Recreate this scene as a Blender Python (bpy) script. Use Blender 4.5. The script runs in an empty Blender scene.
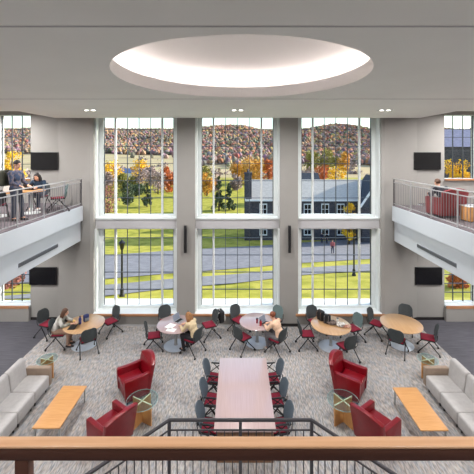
import bpy, bmesh, math, random
from mathutils import Vector, Matrix, noise
random.seed(7)
PI = math.pi
sc = bpy.context.scene
COL = sc.collection
F, HZ, CX, EYE = 335.0, 152.0, 237.5, 6.5

# ------------------------------------------------------------------ materials
def new_mat(name):
    m = bpy.data.materials.new(name); m.use_nodes = True
    nt = m.node_tree
    return m, nt, nt.nodes['Principled BSDF']
def lin(c):
    return tuple((v/255/12.92 if v/255 <= .04045 else ((v/255+.055)/1.055)**2.4) for v in c) + (1,)
def mat(name, rgb, rough=.6, metal=0, var=.06, scale=6, bump=0, spec=None, coat=0):
    m, nt, b = new_mat(name)
    b.inputs['Roughness'].default_value = rough
    b.inputs['Metallic'].default_value = metal
    if spec is not None: b.inputs['Specular IOR Level'].default_value = spec
    if coat: b.inputs['Coat Weight'].default_value = coat; b.inputs['Coat Roughness'].default_value = .15
    tc = nt.nodes.new('ShaderNodeTexCoord')
    n = nt.nodes.new('ShaderNodeTexNoise'); n.inputs['Scale'].default_value = scale; n.inputs['Detail'].default_value = 4
    nt.links.new(tc.outputs['Object'], n.inputs['Vector'])
    r = nt.nodes.new('ShaderNodeValToRGB')
    c = lin(rgb)
    r.color_ramp.elements[0].position = .3; r.color_ramp.elements[1].position = .7
    r.color_ramp.elements[0].color = tuple(max(0, v*(1-var*2)) for v in c[:3])+(1,)
    r.color_ramp.elements[1].color = tuple(min(1, v*(1+var*2)) for v in c[:3])+(1,)
    nt.links.new(n.outputs['Fac'], r.inputs['Fac']); nt.links.new(r.outputs['Color'], b.inputs['Base Color'])
    if bump:
        bp = nt.nodes.new('ShaderNodeBump'); bp.inputs['Strength'].default_value = bump; bp.inputs['Distance'].default_value = .01
        n2 = nt.nodes.new('ShaderNodeTexNoise'); n2.inputs['Scale'].default_value = scale*12
        nt.links.new(tc.outputs['Object'], n2.inputs['Vector'])
        nt.links.new(n2.outputs['Fac'], bp.inputs['Height']); nt.links.new(bp.outputs['Normal'], b.inputs['Normal'])
    return m
def ramp_mat(name, cols, vec_scale=(1,1,1), scale=4, detail=4, rough=.7, coat=0, space='Object', bump=0, distort=0):
    m, nt, b = new_mat(name)
    b.inputs['Roughness'].default_value = rough
    if coat:
        b.inputs['Coat Weight'].default_value = coat; b.inputs['Coat Roughness'].default_value = .12
        if name in ('maple_laminate','pale_pink_laminate_and_sky_sheen'): b.inputs['Coat IOR'].default_value = 2.1
    tc = nt.nodes.new('ShaderNodeTexCoord'); mp = nt.nodes.new('ShaderNodeMapping'); mp.inputs['Scale'].default_value = vec_scale
    n = nt.nodes.new('ShaderNodeTexNoise'); n.inputs['Scale'].default_value = scale; n.inputs['Detail'].default_value = detail
    n.inputs['Distortion'].default_value = distort
    if space == 'Object':
        nt.links.new(tc.outputs['Object'], mp.inputs['Vector'])
    else:
        g = nt.nodes.new('ShaderNodeNewGeometry'); nt.links.new(g.outputs['Position'], mp.inputs['Vector'])
    nt.links.new(mp.outputs['Vector'], n.inputs['Vector'])
    r = nt.nodes.new('ShaderNodeValToRGB')
    el = r.color_ramp.elements
    while len(el) < len(cols): el.new(.5)
    for i, (p, c) in enumerate(cols):
        el[i].position = p; el[i].color = lin(c)
    nt.links.new(n.outputs['Fac'], r.inputs['Fac']); nt.links.new(r.outputs['Color'], b.inputs['Base Color'])
    if bump:
        bp = nt.nodes.new('ShaderNodeBump'); bp.inputs['Strength'].default_value = bump; bp.inputs['Distance'].default_value = .02
        nt.links.new(n.outputs['Fac'], bp.inputs['Height']); nt.links.new(bp.outputs['Normal'], b.inputs['Normal'])
    return m
def emit_mat(name, rgb, s):
    m, nt, b = new_mat(name)
    b.inputs['Emission Color'].default_value = lin(rgb); b.inputs['Emission Strength'].default_value = s
    b.inputs['Base Color'].default_value = lin(rgb)
    return m
def glass_mat(name, refl=.08, tint=(.96,.975,.97,1)):
    m = bpy.data.materials.new(name); m.use_nodes = True; nt = m.node_tree; nt.nodes.clear()
    o = nt.nodes.new('ShaderNodeOutputMaterial'); mx = nt.nodes.new('ShaderNodeMixShader')
    t = nt.nodes.new('ShaderNodeBsdfTransparent'); t.inputs[0].default_value = tint
    g = nt.nodes.new('ShaderNodeBsdfGlossy'); g.inputs['Roughness'].default_value = .01
    fr = nt.nodes.new('ShaderNodeFresnel'); fr.inputs['IOR'].default_value = 1.25 if refl < .05 else 1.5
    ge = nt.nodes.new('ShaderNodeNewGeometry'); sb = nt.nodes.new('ShaderNodeMath'); sb.operation = 'SUBTRACT'; sb.inputs[0].default_value = 1
    ml = nt.nodes.new('ShaderNodeMath'); ml.operation = 'MULTIPLY'
    nt.links.new(ge.outputs['Backfacing'], sb.inputs[1]); nt.links.new(sb.outputs[0], ml.inputs[0]); nt.links.new(fr.outputs[0], ml.inputs[1])
    nt.links.new(ml.outputs[0], mx.inputs[0]); nt.links.new(t.outputs[0], mx.inputs[1]); nt.links.new(g.outputs[0], mx.inputs[2])
    nt.links.new(mx.outputs[0], o.inputs[0])
    return m

M = {}
M['wall'] = mat('painted_wall', (150,148,144), .85, var=.01, scale=2)
M['ceil'] = mat('painted_ceiling', (228,230,226), .9, var=.01, scale=1)
M['fascia'] = mat('white_fascia_paint', (198,205,212), .55, var=.008, scale=1)
M['casing'] = mat('white_window_casing', (216,222,222), .45, var=.01)
M['spandrel'] = mat('grey_spandrel', (178,178,180), .6, var=.01)
M['muntin'] = mat('dark_muntin_metal', (74,78,84), .4, .3, var=.02)
M['mullion'] = mat('light_mullion_metal', (205,208,208), .4, .1, var=.02)
M['base'] = mat('black_rubber_base', (28,24,24), .6)
M['sillwood'] = ramp_mat('sill_wood', [(.3,(160,112,78)),(.7,(188,138,100))], (1,14,14), 3, rough=.45)
M['black'] = mat('black_plastic', (26,26,28), .4, var=.03)
M['legblk'] = mat('black_chair_metal', (22,22,25), .35, .2, var=.02)
M['mesh'] = mat('charcoal_mesh_back', (62,68,70), .75, var=.08, scale=60)
M['meshblue'] = mat('slate_mesh_back', (74,86,96), .7, var=.06, scale=60)
M['meshteal'] = mat('teal_grey_mesh_back', (98,118,118), .7, var=.06, scale=60)
M['redseat'] = mat('crimson_seat_fabric', (126,18,44), .85, var=.08, scale=40, bump=.1)
M['leather'] = mat('red_leather', (120,4,20), .3, var=.05, scale=8, bump=.06)
M['leatherup'] = mat('maroon_upholstery', (128,44,48), .6, var=.04, scale=8)
M['sofa'] = mat('light_grey_upholstery', (172,169,167), .8, var=.03, scale=10, bump=.08)
M['sofaarm'] = mat('taupe_upholstery', (146,128,112), .8, var=.03, scale=10, bump=.08)
M['maple'] = ramp_mat('maple_laminate', [(.25,(184,142,100)),(.5,(198,157,112)),(.75,(208,170,126))], (22,1.2,4), 2.2, 5, .35, coat=1)
M['mapledk'] = ramp_mat('honey_maple', [(.25,(196,140,82)),(.75,(214,160,102))], (1.5,22,4), 2.2, 5, .42, coat=.2)
M['pinkwood_sheen'] = ramp_mat('pale_pink_laminate_and_sky_sheen', [(.3,(172,148,146)),(.5,(177,153,151)),(.7,(182,158,156))], (26,.7,4), 2, 5, .4, coat=.8)  # wood of the long table; painted sky reflection on two round tables
M['brownwood'] = ramp_mat('brown_table_panel', [(.3,(120,88,64)),(.7,(146,108,80))], (18,1,1), 2, 5, .5)
M['capwood'] = ramp_mat('rail_cap_wood', [(.3,(206,158,118)),(.55,(216,170,130)),(.8,(222,180,142))], (1.2,30,30), 2, 5, .35, coat=.3)
M['darkwood'] = ramp_mat('dark_walnut', [(.3,(84,52,40)),(.7,(98,62,48))], (1.2,30,30), 2, 5, .5)
M['metal'] = mat('brushed_metal', (176,180,182), .32, .85, var=.02)
M['baseplate'] = mat('satin_silver_plate', (196,208,220), .35, .1, var=.02)
M['railsilver'] = mat('silver_painted_rail', (190,190,192), .35, .5, var=.02)
M['railpost'] = mat('rail_post_grey', (172,172,176), .4, .5, var=.02)
M['raildark'] = mat('dark_bronze_rail', (66,64,68), .38, .4, var=.03)
M['baluster'] = mat('baluster_grey', (128,126,130), .45, .4, var=.02)
M['glass'] = glass_mat('window_glass', .04)
M['tglass'] = glass_mat('table_glass', .1, (.80,.88,.88,1))
M['screen'] = mat('tv_screen', (14,14,17), .18, var=.01)
M['glassedge'] = mat('green_glass_edge', (150,190,186), .2, var=.01)
M['white'] = mat('white_paper', (235,235,232), .7, var=.01)
M['cream'] = mat('cream_edge', (238,222,186), .5, var=.02)
M['grille'] = mat('grey_diffuser', (120,124,132), .5, .2, var=.02)
M['skin'] = mat('skin', (214,164,138), .55, var=.03, scale=10)
M['silver'] = mat('laptop_silver', (165,168,172), .35, .5, var=.01)
M['lcd'] = emit_mat('laptop_lcd', (110,116,130), .25)
M['bark'] = ramp_mat('bark', [(.3,(62,50,44)),(.7,(92,78,68))], (4,4,1), 3, rough=.9, bump=.2)
M['slate'] = ramp_mat('roof_shingles', [(.3,(184,176,168)),(.7,(206,198,190))], (.6,2,2), 3, 6, .9)
M['roofdark'] = mat('dark_roof', (62,66,76), .8, var=.06, scale=2)
M['snowtrim'] = mat('white_trim_paint', (230,232,234), .6, var=.01)
M['asphalt'] = ramp_mat('asphalt', [(.3,(112,110,116)),(.7,(138,136,140))], (1,1,1), 1.5, 6, .9)
M['pathgrey'] = ramp_mat('path_concrete', [(.3,(122,120,124)),(.7,(142,140,142))], (1,1,1), 1.5, 6, .9)
M['curb'] = mat('curb_stone', (120,118,122), .8)

def stone():
    m, nt, b = new_mat('field_stone'); b.inputs['Roughness'].default_value = .9
    tc = nt.nodes.new('ShaderNodeTexCoord'); v = nt.nodes.new('ShaderNodeTexBrick')
    mp = nt.nodes.new('ShaderNodeMapping'); mp.inputs['Rotation'].default_value = (PI/2,0,0)
    v.inputs['Scale'].default_value = 1.4
    v.inputs['Color1'].default_value = lin((58,58,68)); v.inputs['Color2'].default_value = lin((88,84,88)); v.inputs['Mortar'].default_value = lin((70,70,76))
    v.inputs['Mortar Size'].default_value = .03
    nt.links.new(tc.outputs['Object'], mp.inputs['Vector']); nt.links.new(mp.outputs['Vector'], v.inputs['Vector'])
    nt.links.new(v.outputs['Color'], b.inputs['Base Color'])
    return m
M['stone'] = stone()

def carpet():
    m, nt, b = new_mat('streaked_carpet'); b.inputs['Roughness'].default_value = .95
    b.inputs['Specular IOR Level'].default_value = .15
    tc = nt.nodes.new('ShaderNodeTexCoord')
    def nz(sc3, s, d=3, dist=0):
        mp = nt.nodes.new('ShaderNodeMapping'); mp.inputs['Scale'].default_value = sc3
        mp.inputs['Rotation'].default_value = (0,0,.06)
        n = nt.nodes.new('ShaderNodeTexNoise'); n.inputs['Scale'].default_value = s; n.inputs['Detail'].default_value = d
        nt.links.new(tc.outputs['Object'], mp.inputs['Vector']); nt.links.new(mp.outputs['Vector'], n.inputs['Vector'])
        return n
    a = nz((38,7,1), 1, 3); c = nz((11,3.2,1), 1.3, 3); f = nz((60,12,1), 1, 2)
    r = nt.nodes.new('ShaderNodeValToRGB'); el = r.color_ramp.elements
    cols = [(.3,(132,131,131)),(.45,(162,160,159)),(.56,(186,183,179)),(.7,(206,202,195))]
    while len(el) < 4: el.new(.5)
    for i,(p,k) in enumerate(cols): el[i].position = p; el[i].color = lin(k)
    nt.links.new(a.outputs['Fac'], r.inputs['Fac'])
    r2 = nt.nodes.new('ShaderNodeValToRGB'); e2 = r2.color_ramp.elements
    e2.new(.5)
    for i,(p,k) in enumerate([(.35,(236,228,222)),(.5,(228,226,226)),(.65,(216,222,230))]): e2[i].position = p; e2[i].color = lin(k)
    nt.links.new(c.outputs['Fac'], r2.inputs['Fac'])
    mx = nt.nodes.new('ShaderNodeMix'); mx.data_type = 'RGBA'; mx.blend_type = 'MULTIPLY'; mx.inputs[0].default_value = 1
    nt.links.new(r.outputs['Color'], mx.inputs[6]); nt.links.new(r2.outputs['Color'], mx.inputs[7])
    nt.links.new(mx.outputs[2], b.inputs['Base Color'])
    bp = nt.nodes.new('ShaderNodeBump'); bp.inputs['Strength'].default_value = .3; bp.inputs['Distance'].default_value = .01
    nt.links.new(f.outputs['Fac'], bp.inputs['Height']); nt.links.new(bp.outputs['Normal'], b.inputs['Normal'])
    return m
M['carpet'] = carpet()
M['dkcarpet'] = ramp_mat('charcoal_carpet', [(.3,(66,65,72)),(.7,(86,85,92))], (1,14,1), 2, 4, .8)
M['upcarpet'] = ramp_mat('upper_carpet', [(.3,(92,84,88)),(.7,(112,104,108))], (1,14,1), 2, 4, .95)
M['grass'] = ramp_mat('lawn', [(.25,(140,148,50)),(.45,(166,168,66)),(.6,(184,184,84)),(.8,(156,156,70))], (1,1,1), .35, 8, .95)
M['blades'] = M['grass']

def leafmat(name, cols, s=.8):
    return ramp_mat(name, cols, (1,1,1), s, 5, .8, space='P')
LEAF = {
 'yellow': leafmat('yellow_leaves', [(.3,(214,160,20)),(.7,(250,214,56))]),
 'gold': leafmat('golden_leaves', [(.3,(190,132,40)),(.7,(232,182,80))]),
 'orange': leafmat('orange_leaves', [(.3,(178,88,42)),(.7,(216,132,76))]),
 'maroon': leafmat('maroon_leaves', [(.3,(120,70,66)),(.7,(168,112,100))]),
 'mauve': leafmat('mauve_twigs', [(.3,(132,112,108)),(.7,(172,152,146))]),
 'evergreen': leafmat('evergreen_leaves', [(.3,(48,64,44)),(.7,(84,98,62))]),
 'olive': leafmat('olive_leaves', [(.3,(128,122,58)),(.7,(176,166,84))]),
}

# ------------------------------------------------------------------ mesh helpers
class B:
    def __init__(s): s.bm = bmesh.new()
    def box(s, x0,x1,y0,y1,z0,z1, bev=0, seg=2):
        t = bmesh.new(); bmesh.ops.create_cube(t, size=1)
        for v in t.verts:
            v.co = Vector(((x0+x1)/2+v.co.x*(x1-x0), (y0+y1)/2+v.co.y*(y1-y0), (z0+z1)/2+v.co.z*(z1-z0)))
        if bev: bmesh.ops.bevel(t, geom=t.edges[:], offset=bev, segments=seg, affect='EDGES', profile=.5)
        return s.add(t, smooth=bev > 0)
    def add(s, t, mtx=None, smooth=False):
        if mtx: bmesh.ops.transform(t, matrix=mtx, verts=t.verts)
        if smooth:
            for f in t.faces: f.smooth = True
        me = bpy.data.meshes.new('t'); t.to_mesh(me); s.bm.from_mesh(me); bpy.data.meshes.remove(me); t.free()
        return s
    def tube(s, pts, r, n=8, cap=True):
        t = bmesh.new(); pts = [Vector(p) for p in pts]; rings = []
        rr = r if isinstance(r, (list,tuple)) else [r]*len(pts)
        up = Vector((0,0,1))
        for i, p in enumerate(pts):
            a = pts[max(0,i-1)]; c = pts[min(len(pts)-1,i+1)]
            d = (c-a).normalized()
            ref = up if abs(d.z) < .95 else Vector((1,0,0))
            u = d.cross(ref).normalized(); w = u.cross(d).normalized()
            rings.append([t.verts.new(p+(u*math.cos(2*PI*k/n)+w*math.sin(2*PI*k/n))*rr[i]) for k in range(n)])
        for a, c in zip(rings, rings[1:]):
            for k in range(n): t.faces.new((a[k],a[(k+1)%n],c[(k+1)%n],c[k]))
        if cap: t.faces.new(rings[0][::-1]); t.faces.new(rings[-1])
        bmesh.ops.recalc_face_normals(t, faces=t.faces)
        return s.add(t, smooth=True)
    def lathe(s, prof, c=(0,0,0), n=32, smooth=True, cap=True):
        t = bmesh.new(); rings = []
        for r, z in prof:
            if r < 1e-5: rings.append([t.verts.new((c[0],c[1],c[2]+z))])
            else: rings.append([t.verts.new((c[0]+r*math.cos(2*PI*k/n), c[1]+r*math.sin(2*PI*k/n), c[2]+z)) for k in range(n)])
        for a, b in zip(rings, rings[1:]):
            for k in range(n):
                q = [a[k%len(a)], a[(k+1)%len(a)], b[(k+1)%len(b)], b[k%len(b)]]
                u = []
                for v in q:
                    if v not in u: u.append(v)
                if len(u) > 2: t.faces.new(u)
        bmesh.ops.recalc_face_normals(t, faces=t.faces)
        return s.add(t, smooth=smooth)
    def sphere(s, c, r, seg=12, sub=None, rot=None):
        t = bmesh.new(); bmesh.ops.create_uvsphere(t, u_segments=seg, v_segments=max(6,seg*2//3), radius=1)
        r = (r,r,r) if not isinstance(r,(tuple,list)) else r
        m = Matrix.Translation(Vector(c)) @ (rot or Matrix.Identity(4)) @ Matrix.Diagonal((*r,1))
        return s.add(t, m, True)
    def prism(s, poly, axis, a, b, bev=0, seg=2):
        """poly: list of 2D pts; axis 'x': (y,z) extruded x a..b ; 'y': (x,z) ; 'z': (x,y)"""
        t = bmesh.new()
        def P(p, h): return (h,p[0],p[1]) if axis == 'x' else ((p[0],h,p[1]) if axis == 'y' else (p[0],p[1],h))
        v0 = [t.verts.new(P(p,a)) for p in poly]; v1 = [t.verts.new(P(p,b)) for p in poly]
        t.faces.new(v0); t.faces.new(v1[::-1])
        n = len(poly)
        for k in range(n): t.faces.new((v0[k],v1[k],v1[(k+1)%n],v0[(k+1)%n]))
        bmesh.ops.recalc_face_normals(t, faces=t.faces)
        if bev: bmesh.ops.bevel(t, geom=t.edges[:], offset=bev, segments=seg, affect='EDGES', profile=.5)
        return s.add(t, smooth=bev > 0)
    def build(s, name, m, parent=None, mtx=None):
        if mtx: bmesh.ops.transform(s.bm, matrix=mtx, verts=s.bm.verts)
        me = bpy.data.meshes.new(name); s.bm.to_mesh(me); s.bm.free()
        me.materials.append(m)
        try: me.set_sharp_from_angle(angle=math.radians(50))
        except Exception: pass
        o = bpy.data.objects.new(name, me); COL.objects.link(o)
        if parent: o.parent = parent
        return o

def tag(o, label=None, cat=None, group=None, kind=None):
    if label: o['label'] = label
    if cat: o['category'] = cat
    if group: o['group'] = group
    if kind: o['kind'] = kind
    return o
def thing(name, label, cat, loc=(0,0,0), rz=0, group=None):
    o = bpy.data.objects.new(name, None); COL.objects.link(o)
    o.location = loc; o.rotation_euler = (0,0,rz); o.empty_display_size = .1
    return tag(o, label, cat, group)
def struct(o, label=None): o['kind'] = 'structure'; return tag(o, label)
def copy_tree(o, parent=None):
    c = o.copy(); COL.objects.link(c); c.parent = parent
    for ch in list(o.children): copy_tree(ch, c)
    return c
def dup(proto, used, loc, rz, label, group=None):
    o = proto if not used else copy_tree(proto)
    o.location = loc; o.rotation_euler = (0,0,rz); o['label'] = label
    if group: o['group'] = group
    return o
def evaluated(o):
    dg = bpy.context.evaluated_depsgraph_get(); dg.update()
    me = bpy.data.meshes.new_from_object(o.evaluated_get(dg)); old = o.data
    o.modifiers.clear(); o.data = me; bpy.data.meshes.remove(old)
    for p in me.polygons: p.use_smooth = True
    return o

# ------------------------------------------------------------------ ROOM SHELL
YW = 12.5; YG = 13.0; ZC = 7.77
b = B(); b.box(-6.78,6.78,-4,12.55,-.2,0); struct(b.build('floor', M['carpet']), 'streaked beige and grey carpet of the atrium')
for s in (-1,1):
    b = B(); b.box(min(s*6.782,s*10.5),max(s*6.782,s*10.5),-4,13.0,-.2,0)
    b.build('floor', M['dkcarpet'])['kind'] = 'structure'
# facade wall
piers = [(-5.5,-5.37),(-2.26,-1.59),(1.59,2.26),(5.37,5.5)]
opens = [(-5.37,-2.26),(-1.59,1.59),(2.26,5.37)]
b = B()
for a,c in piers: b.box(a,c,YW,13.25,-.8,8.7)
for a,c in opens:
    b.box(a,c,YW+.02,13.25,-.8,.44)
    b.box(a,c,YW,13.25,8.1,8.7)
# chamfered corners and TV walls
for s in (-1,1):
    b.prism([(s*5.5,12.5),(s*6.97,13.0),(s*6.97,13.25),(s*5.5,13.25)], 'z', -.8, 8.7)
    x0,x1 = sorted((s*6.97,s*8.03)); b.box(x0,x1,13.0,13.4,-.8,8.7)
    x0,x1 = sorted((s*9.32,s*10.6)); b.box(x0,x1,13.0,13.4,-.8,8.7)
    x0,x1 = sorted((s*8.03,s*9.32)); b.box(x0,x1,13.0,13.4,-.8,.52); b.box(x0,x1,13.0,13.4,3.0,5.44); b.box(x0,x1,13.0,13.4,7.95,8.7)
struct(b.build('wall_window_side', M['wall']))
for n_, x0, x1 in (('left',-10.6,-10.5),('right',10.5,10.6)):
    b = B(); b.box(x0,x1,-4,13.0,0,8.4); struct(b.build('wall_'+n_, M['wall']))
b = B(); b.box(-10.6,10.6,-4.1,-4,0,8.4); struct(b.build('wall_behind_viewer', M['wall']))
# spandrels
b = B()
for a,c in opens: b.box(a+.001,c-.001,12.68,13.2,3.60,3.955)
b.build('trim_1', M['spandrel'])['kind'] = 'structure'
b = B()
for a,c in opens: b.box(a+.002,c-.002,12.64,12.97,3.957,4.01)
b.build('trim_2', M['casing'])['kind'] = 'structure'
# interior sills with wooden nosing
wi = 0
def window(n, x0, x1, z0, z1, yg, ncol, rows, thick, fr=.12, depth=.1):
    """frame, mullions, muntins, glass pane; rows: list of z"""
    b = B()
    b.box(x0,x0+fr,yg-depth,yg+.08,z0,z1); b.box(x1-fr,x1,yg-depth,yg+.08,z0,z1)
    b.box(x0+fr,x1-fr,yg-depth,yg+.08,z0,z0+fr*.6); b.box(x0+fr,x1-fr,yg-depth,yg+.08,z1-fr*.5,z1)
    fr_o = b.build('window_%d' % n, M['casing']); fr_o['kind'] = 'structure'
    gx0, gx1 = x0+fr, x1-fr; gw = gx1-gx0
    b = B(); b2 = B()
    for k in range(1, ncol):
        x = gx0+gw*k/ncol
        if k in thick: b.box(x-.032,x+.032,yg-.07,yg+.04,z0+fr*.6,z1-fr*.5)
        else: b2.box(x-.010,x+.010,yg-.03,yg+.02,z0+fr*.6,z1-fr*.5)
    if thick: b.build('window_mullion', M['mullion'], fr_o)
    else: b.bm.free()
    for x in (gx0+.012, gx1-.012): b2.box(x-.012,x+.012,yg-.04,yg+.02,z0+fr*.6,z1-fr*.5)
    for z in rows: b2.box(gx0,gx1,yg-.03,yg+.02,z-.010,z+.010)
    b2.build('window_muntin', M['muntin'], fr_o)
    b = B(); b.box(gx0,gx1,yg-.004,yg+.004,z0+fr*.6,z1-fr*.5); b.build('window_pane', M['glass'], fr_o)
    return fr_o
n = 1
for a,c in opens:
    window(n, a+.06, c-.06, 4.01, 8.1, YG, 6, [4.72,5.385,6.05,6.715,7.38], (1,5), fr=.14); n += 1
    window(n, a+.06, c-.06, .50, 3.60, YG, 6, [1.18,1.845,2.51,3.17], (1,5), fr=.14); n += 1
    b = B(); b.box(a,a+.06,12.6,13.1,.5,3.6); b.box(c-.06,c,12.6,13.1,.5,3.6)
    b.box(a,a+.06,12.6,13.1,4.01,8.1); b.box(c-.06,c,12.6,13.1,4.01,8.1)
    b.build('trim_3', M['casing'])['kind'] = 'structure'
    b = B(); b.box(a,c,12.43,12.98,.445,.50,.008); b.build('trim_4', M['casing'])['kind'] = 'structure'
    b = B(); b.box(a-.1,c+.1,12.395,12.43,.41,.50,.01)
    b.build('trim_5', M['sillwood'])['kind'] = 'structure'
    b = B(); b.box(a,c,13.12,13.6,.36,.55); b.build('trim_6', M['snowtrim'])['kind'] = 'structure'
for s in (-1,1):
    x0,x1 = sorted((s*8.03,s*9.32))
    window(n, x0, x1, 5.44, 7.95, 13.2, 3, [6.02,6.55,7.08,7.4], (), fr=.05); n += 1
    window(n, x0, x1, .60, 3.0, 13.2, 3, [.98,1.33,1.68,1.97,2.4], (), fr=.05); n += 1
    b = B(); b.box(x0-.02,x1+.02,12.86,13.14,.54,.60); b.box(x0,x1,12.95,13.14,5.44,5.47); b.build('trim_4', M['casing'])['kind'] = 'structure'
    b = B(); b.box(x0-(.02 if s>0 else .6),x1+(.6 if s>0 else .02),12.82,12.86,.50,.60); b.box(x0-(.02 if s>0 else .6),x1+(.6 if s>0 else .02),12.90,12.95,5.40,5.47); b.build('trim_5', M['sillwood'])['kind'] = 'structure'
    b = B(); b.box(x0-.02 if s>0 else x0-1.4, x1+1.4 if s>0 else x1+.02,12.84,12.995,0,.5); b.build('trim_7', M['wall'])['kind'] = 'structure'
# black baseboards
b = B()
for a,c in piers[1:3]: b.box(a,c,12.47,12.5,0,.1)
for s in (-1,1):
    x0,x1 = sorted((s*6.97,s*8.0)); b.box(x0,x1,12.96,12.995,0,.1)
    b.prism([(s*5.5,12.49),(s*6.97,12.99),(s*6.97,12.96),(s*5.5,12.46)],'z',0,.1)
b.build('baseboard_window_side', M['base'])['kind'] = 'structure'
b = B()
for a,c in opens: b.box(a,c,12.49,12.52,0,.05)
b.build('trim_8', M['spandrel'])['kind'] = 'structure'

# ceiling with round recess
DC = (.06, 5.70); DR = 2.09
X0,X1,Y0,Y1 = -6.82,6.82,-4,12.5
bm = bmesh.new()
angs = sorted([2*PI*k/96 for k in range(96)] + [math.atan2(y-DC[1],x-DC[0]) % (2*PI) for x in (X0,X1) for y in (Y0,Y1)])
inn, out = [], []
for a in angs:
    dx, dy = math.cos(a), math.sin(a)
    t = min(((X1-DC[0])/dx if dx > 1e-9 else ((X0-DC[0])/dx if dx < -1e-9 else 1e9)), ((Y1-DC[1])/dy if dy > 1e-9 else ((Y0-DC[1])/dy if dy < -1e-9 else 1e9)))
    inn.append((DC[0]+DR*dx, DC[1]+DR*dy)); out.append((DC[0]+t*dx, DC[1]+t*dy))
vi = [bm.verts.new((x,y,ZC)) for x,y in inn]; vo = [bm.verts.new((x,y,ZC)) for x,y in out]
vo2 = [bm.verts.new((x,y,8.8)) for x,y in out]
m_ = len(angs)
for k in range(m_):
    bm.faces.new((vi[k],vo[k],vo[(k+1)%m_],vi[(k+1)%m_]))
    bm.faces.new((vo[k],vo2[k],vo2[(k+1)%m_],vo[(k+1)%m_]))
me = bpy.data.meshes.new('ceiling'); bm.to_mesh(me); bm.free(); me.materials.append(M['ceil'])
o = bpy.data.objects.new('ceiling', me); COL.objects.link(o); o['kind'] = 'structure'
o['label'] = 'flat painted atrium ceiling with a large round recess'
for s in (-1,1):
    x0,x1 = sorted((s*6.82,s*10.6)); b = B(); b.box(x0,x1,-4,13.4,8.08,8.2); b.build('ceiling', M['ceil'])['kind'] = 'structure'
b = B(); b.box(-6.82,6.82,12.3,13.3,8.7,8.8); b.build('ceiling', M['ceil'])['kind'] = 'structure'
b = B(); b.box(-10.7,10.7,-4.2,13.4,8.85,8.95); b.build('ceiling', M['ceil'])['kind'] = 'structure'
# recessed dome
b = B(); b.box(-6.8,6.8,3.37,3.40,ZC-.006,ZC+.01); b.box(-6.8,6.8,8.0,8.03,ZC-.006,ZC+.01)
b.build('trim_9', M['spandrel'])['kind'] = 'structure'
b = B()
b.lathe([(DR,0),(DR,.23),(DR+.03,.25),(DR+.42,.25),(DR+.46,.30),(DR+.46,.42),(DR+.40,.50),(DR+.25,.57),(DR-.1,.63),(DR-.6,.68),(1.0,.71),(.5,.72),(0,.725)], (DC[0],DC[1],ZC), 96)
dome = b.build('ceiling_dome', mat('warm_white_dome_paint', (222,219,217), .85, var=.005, scale=1)); dome['kind'] = 'structure'
t = bmesh.new()
b = B(); R_ = DR+.30
b.lathe([(R_-.03,.27),(R_+.03,.27),(R_+.03,.285),(R_-.03,.285),(R_-.03,.27)], (DC[0],DC[1],ZC), 96)
led = b.build('cove_light', emit_mat('cove_led', (255,247,243), 12)); tag(led, 'glowing strip hidden behind the lip of the round ceiling recess', 'light')

# second floor balconies
for s in (-1,1):
    b = B()
    x0,x1 = sorted((s*5.75,s*10.5)); b.box(x0,x1,-4,12.62 if 0 else 12.46,3.95,4.5)
    x0,x1 = sorted((s*5.9,s*10.5)); b.box(x0,x1,-4,12.6,3.16,3.95)
    x0,x1 = sorted((s*7.0,s*10.5)); b.box(x0,x1,12.4,12.999,3.16,4.5)
    b.build('balcony_slab', M['fascia'])['kind'] = 'structure'
    b = B(); x0,x1 = sorted((s*5.78,s*10.5)); b.box(x0,x1,-4,12.47,4.5,4.52)
    x0,x1 = sorted((s*7.0,s*10.5)); b.box(x0,x1,12.47,12.999,4.5,4.52)
    b.build('balcony_floor', M['upcarpet'])['kind'] = 'structure'
b = B(); b.box(-5.75,5.75,-4,-1.2,3.95,4.5); b.box(-.85,.95,-1.2,1.14,4.2,4.5); b.build('balcony_slab', M['fascia'])['kind'] = 'structure'
b = B(); b.box(-5.75,5.75,-4,-1.2,4.5,4.52); b.box(-.85,.95,-1.2,1.14,4.5,4.52); b.build('balcony_floor', M['upcarpet'])['kind'] = 'structure'

# linear diffusers
for s,w in ((-1,'left'),(1,'right')):
    g = thing('air_diffuser', 'long narrow grey air slot in the %s balcony face' % w, 'vent', (s*5.9, 10.0, 3.44))
    b = B(); x0,x1 = sorted((0,-s*.02)); b.box(x0,x1,-.98,.98,-.055,.055); b.build('frame', M['grille'], g)
    b = B(); x0,x1 = sorted((-s*.02,-s*.028))
    for k in (-.03,0,.03): b.box(x0,x1,-.96,.96,k-.006,k+.006)
    b.build('slot', M['muntin'], g)

# ------------------------------------------------------------------ downlights
def downlight(name, x, y, z, label, power, group=None, sz=.5, col=(1,.965,.95), pair=True, spread=PI*.95):
    g = thing(name, label, 'ceiling light', (x,y,z), 0, group)
    b = B(); b.box(-.2,.2,-.1,.1,-.012,.0,.004); b.build('trim_plate', M['fascia'], g)
    for k in (-.1,.1):
        b = B(); b.lathe([(0,-.013),(.055,-.013),(.055,-.018),(0,-.018)], (k,0,0), 20); b.build('lamp', EM, g)
    l = bpy.data.lights.new('downlight', 'AREA'); l.shape = 'RECTANGLE'; l.size = .4; l.size_y = .2; l.energy = power; l.color = col; l.spread = spread
    lo = bpy.data.objects.new('downlight_lamp', l); COL.objects.link(lo); lo.parent = g; lo.location = (0,0,-.03)
    return g
EM = emit_mat('downlight_lens', (255,248,236), 7)
for x,w in ((-4.45,'left'),(.0,'middle'),(4.45,'right')):
    downlight('recessed_downlight', x, 10.1, ZC, 'small twin recessed ceiling light, %s one of the three near the windows' % w, 150, 'recessed twin lights in the atrium ceiling')
for x in (-5.2,5.2):
    downlight('recessed_downlight', x, 2.4, ZC, 'added unseen fill light in the ceiling above the viewer', 360, 'added fill lights above the viewer')  # unseen lamps added to brighten the atrium
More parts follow.
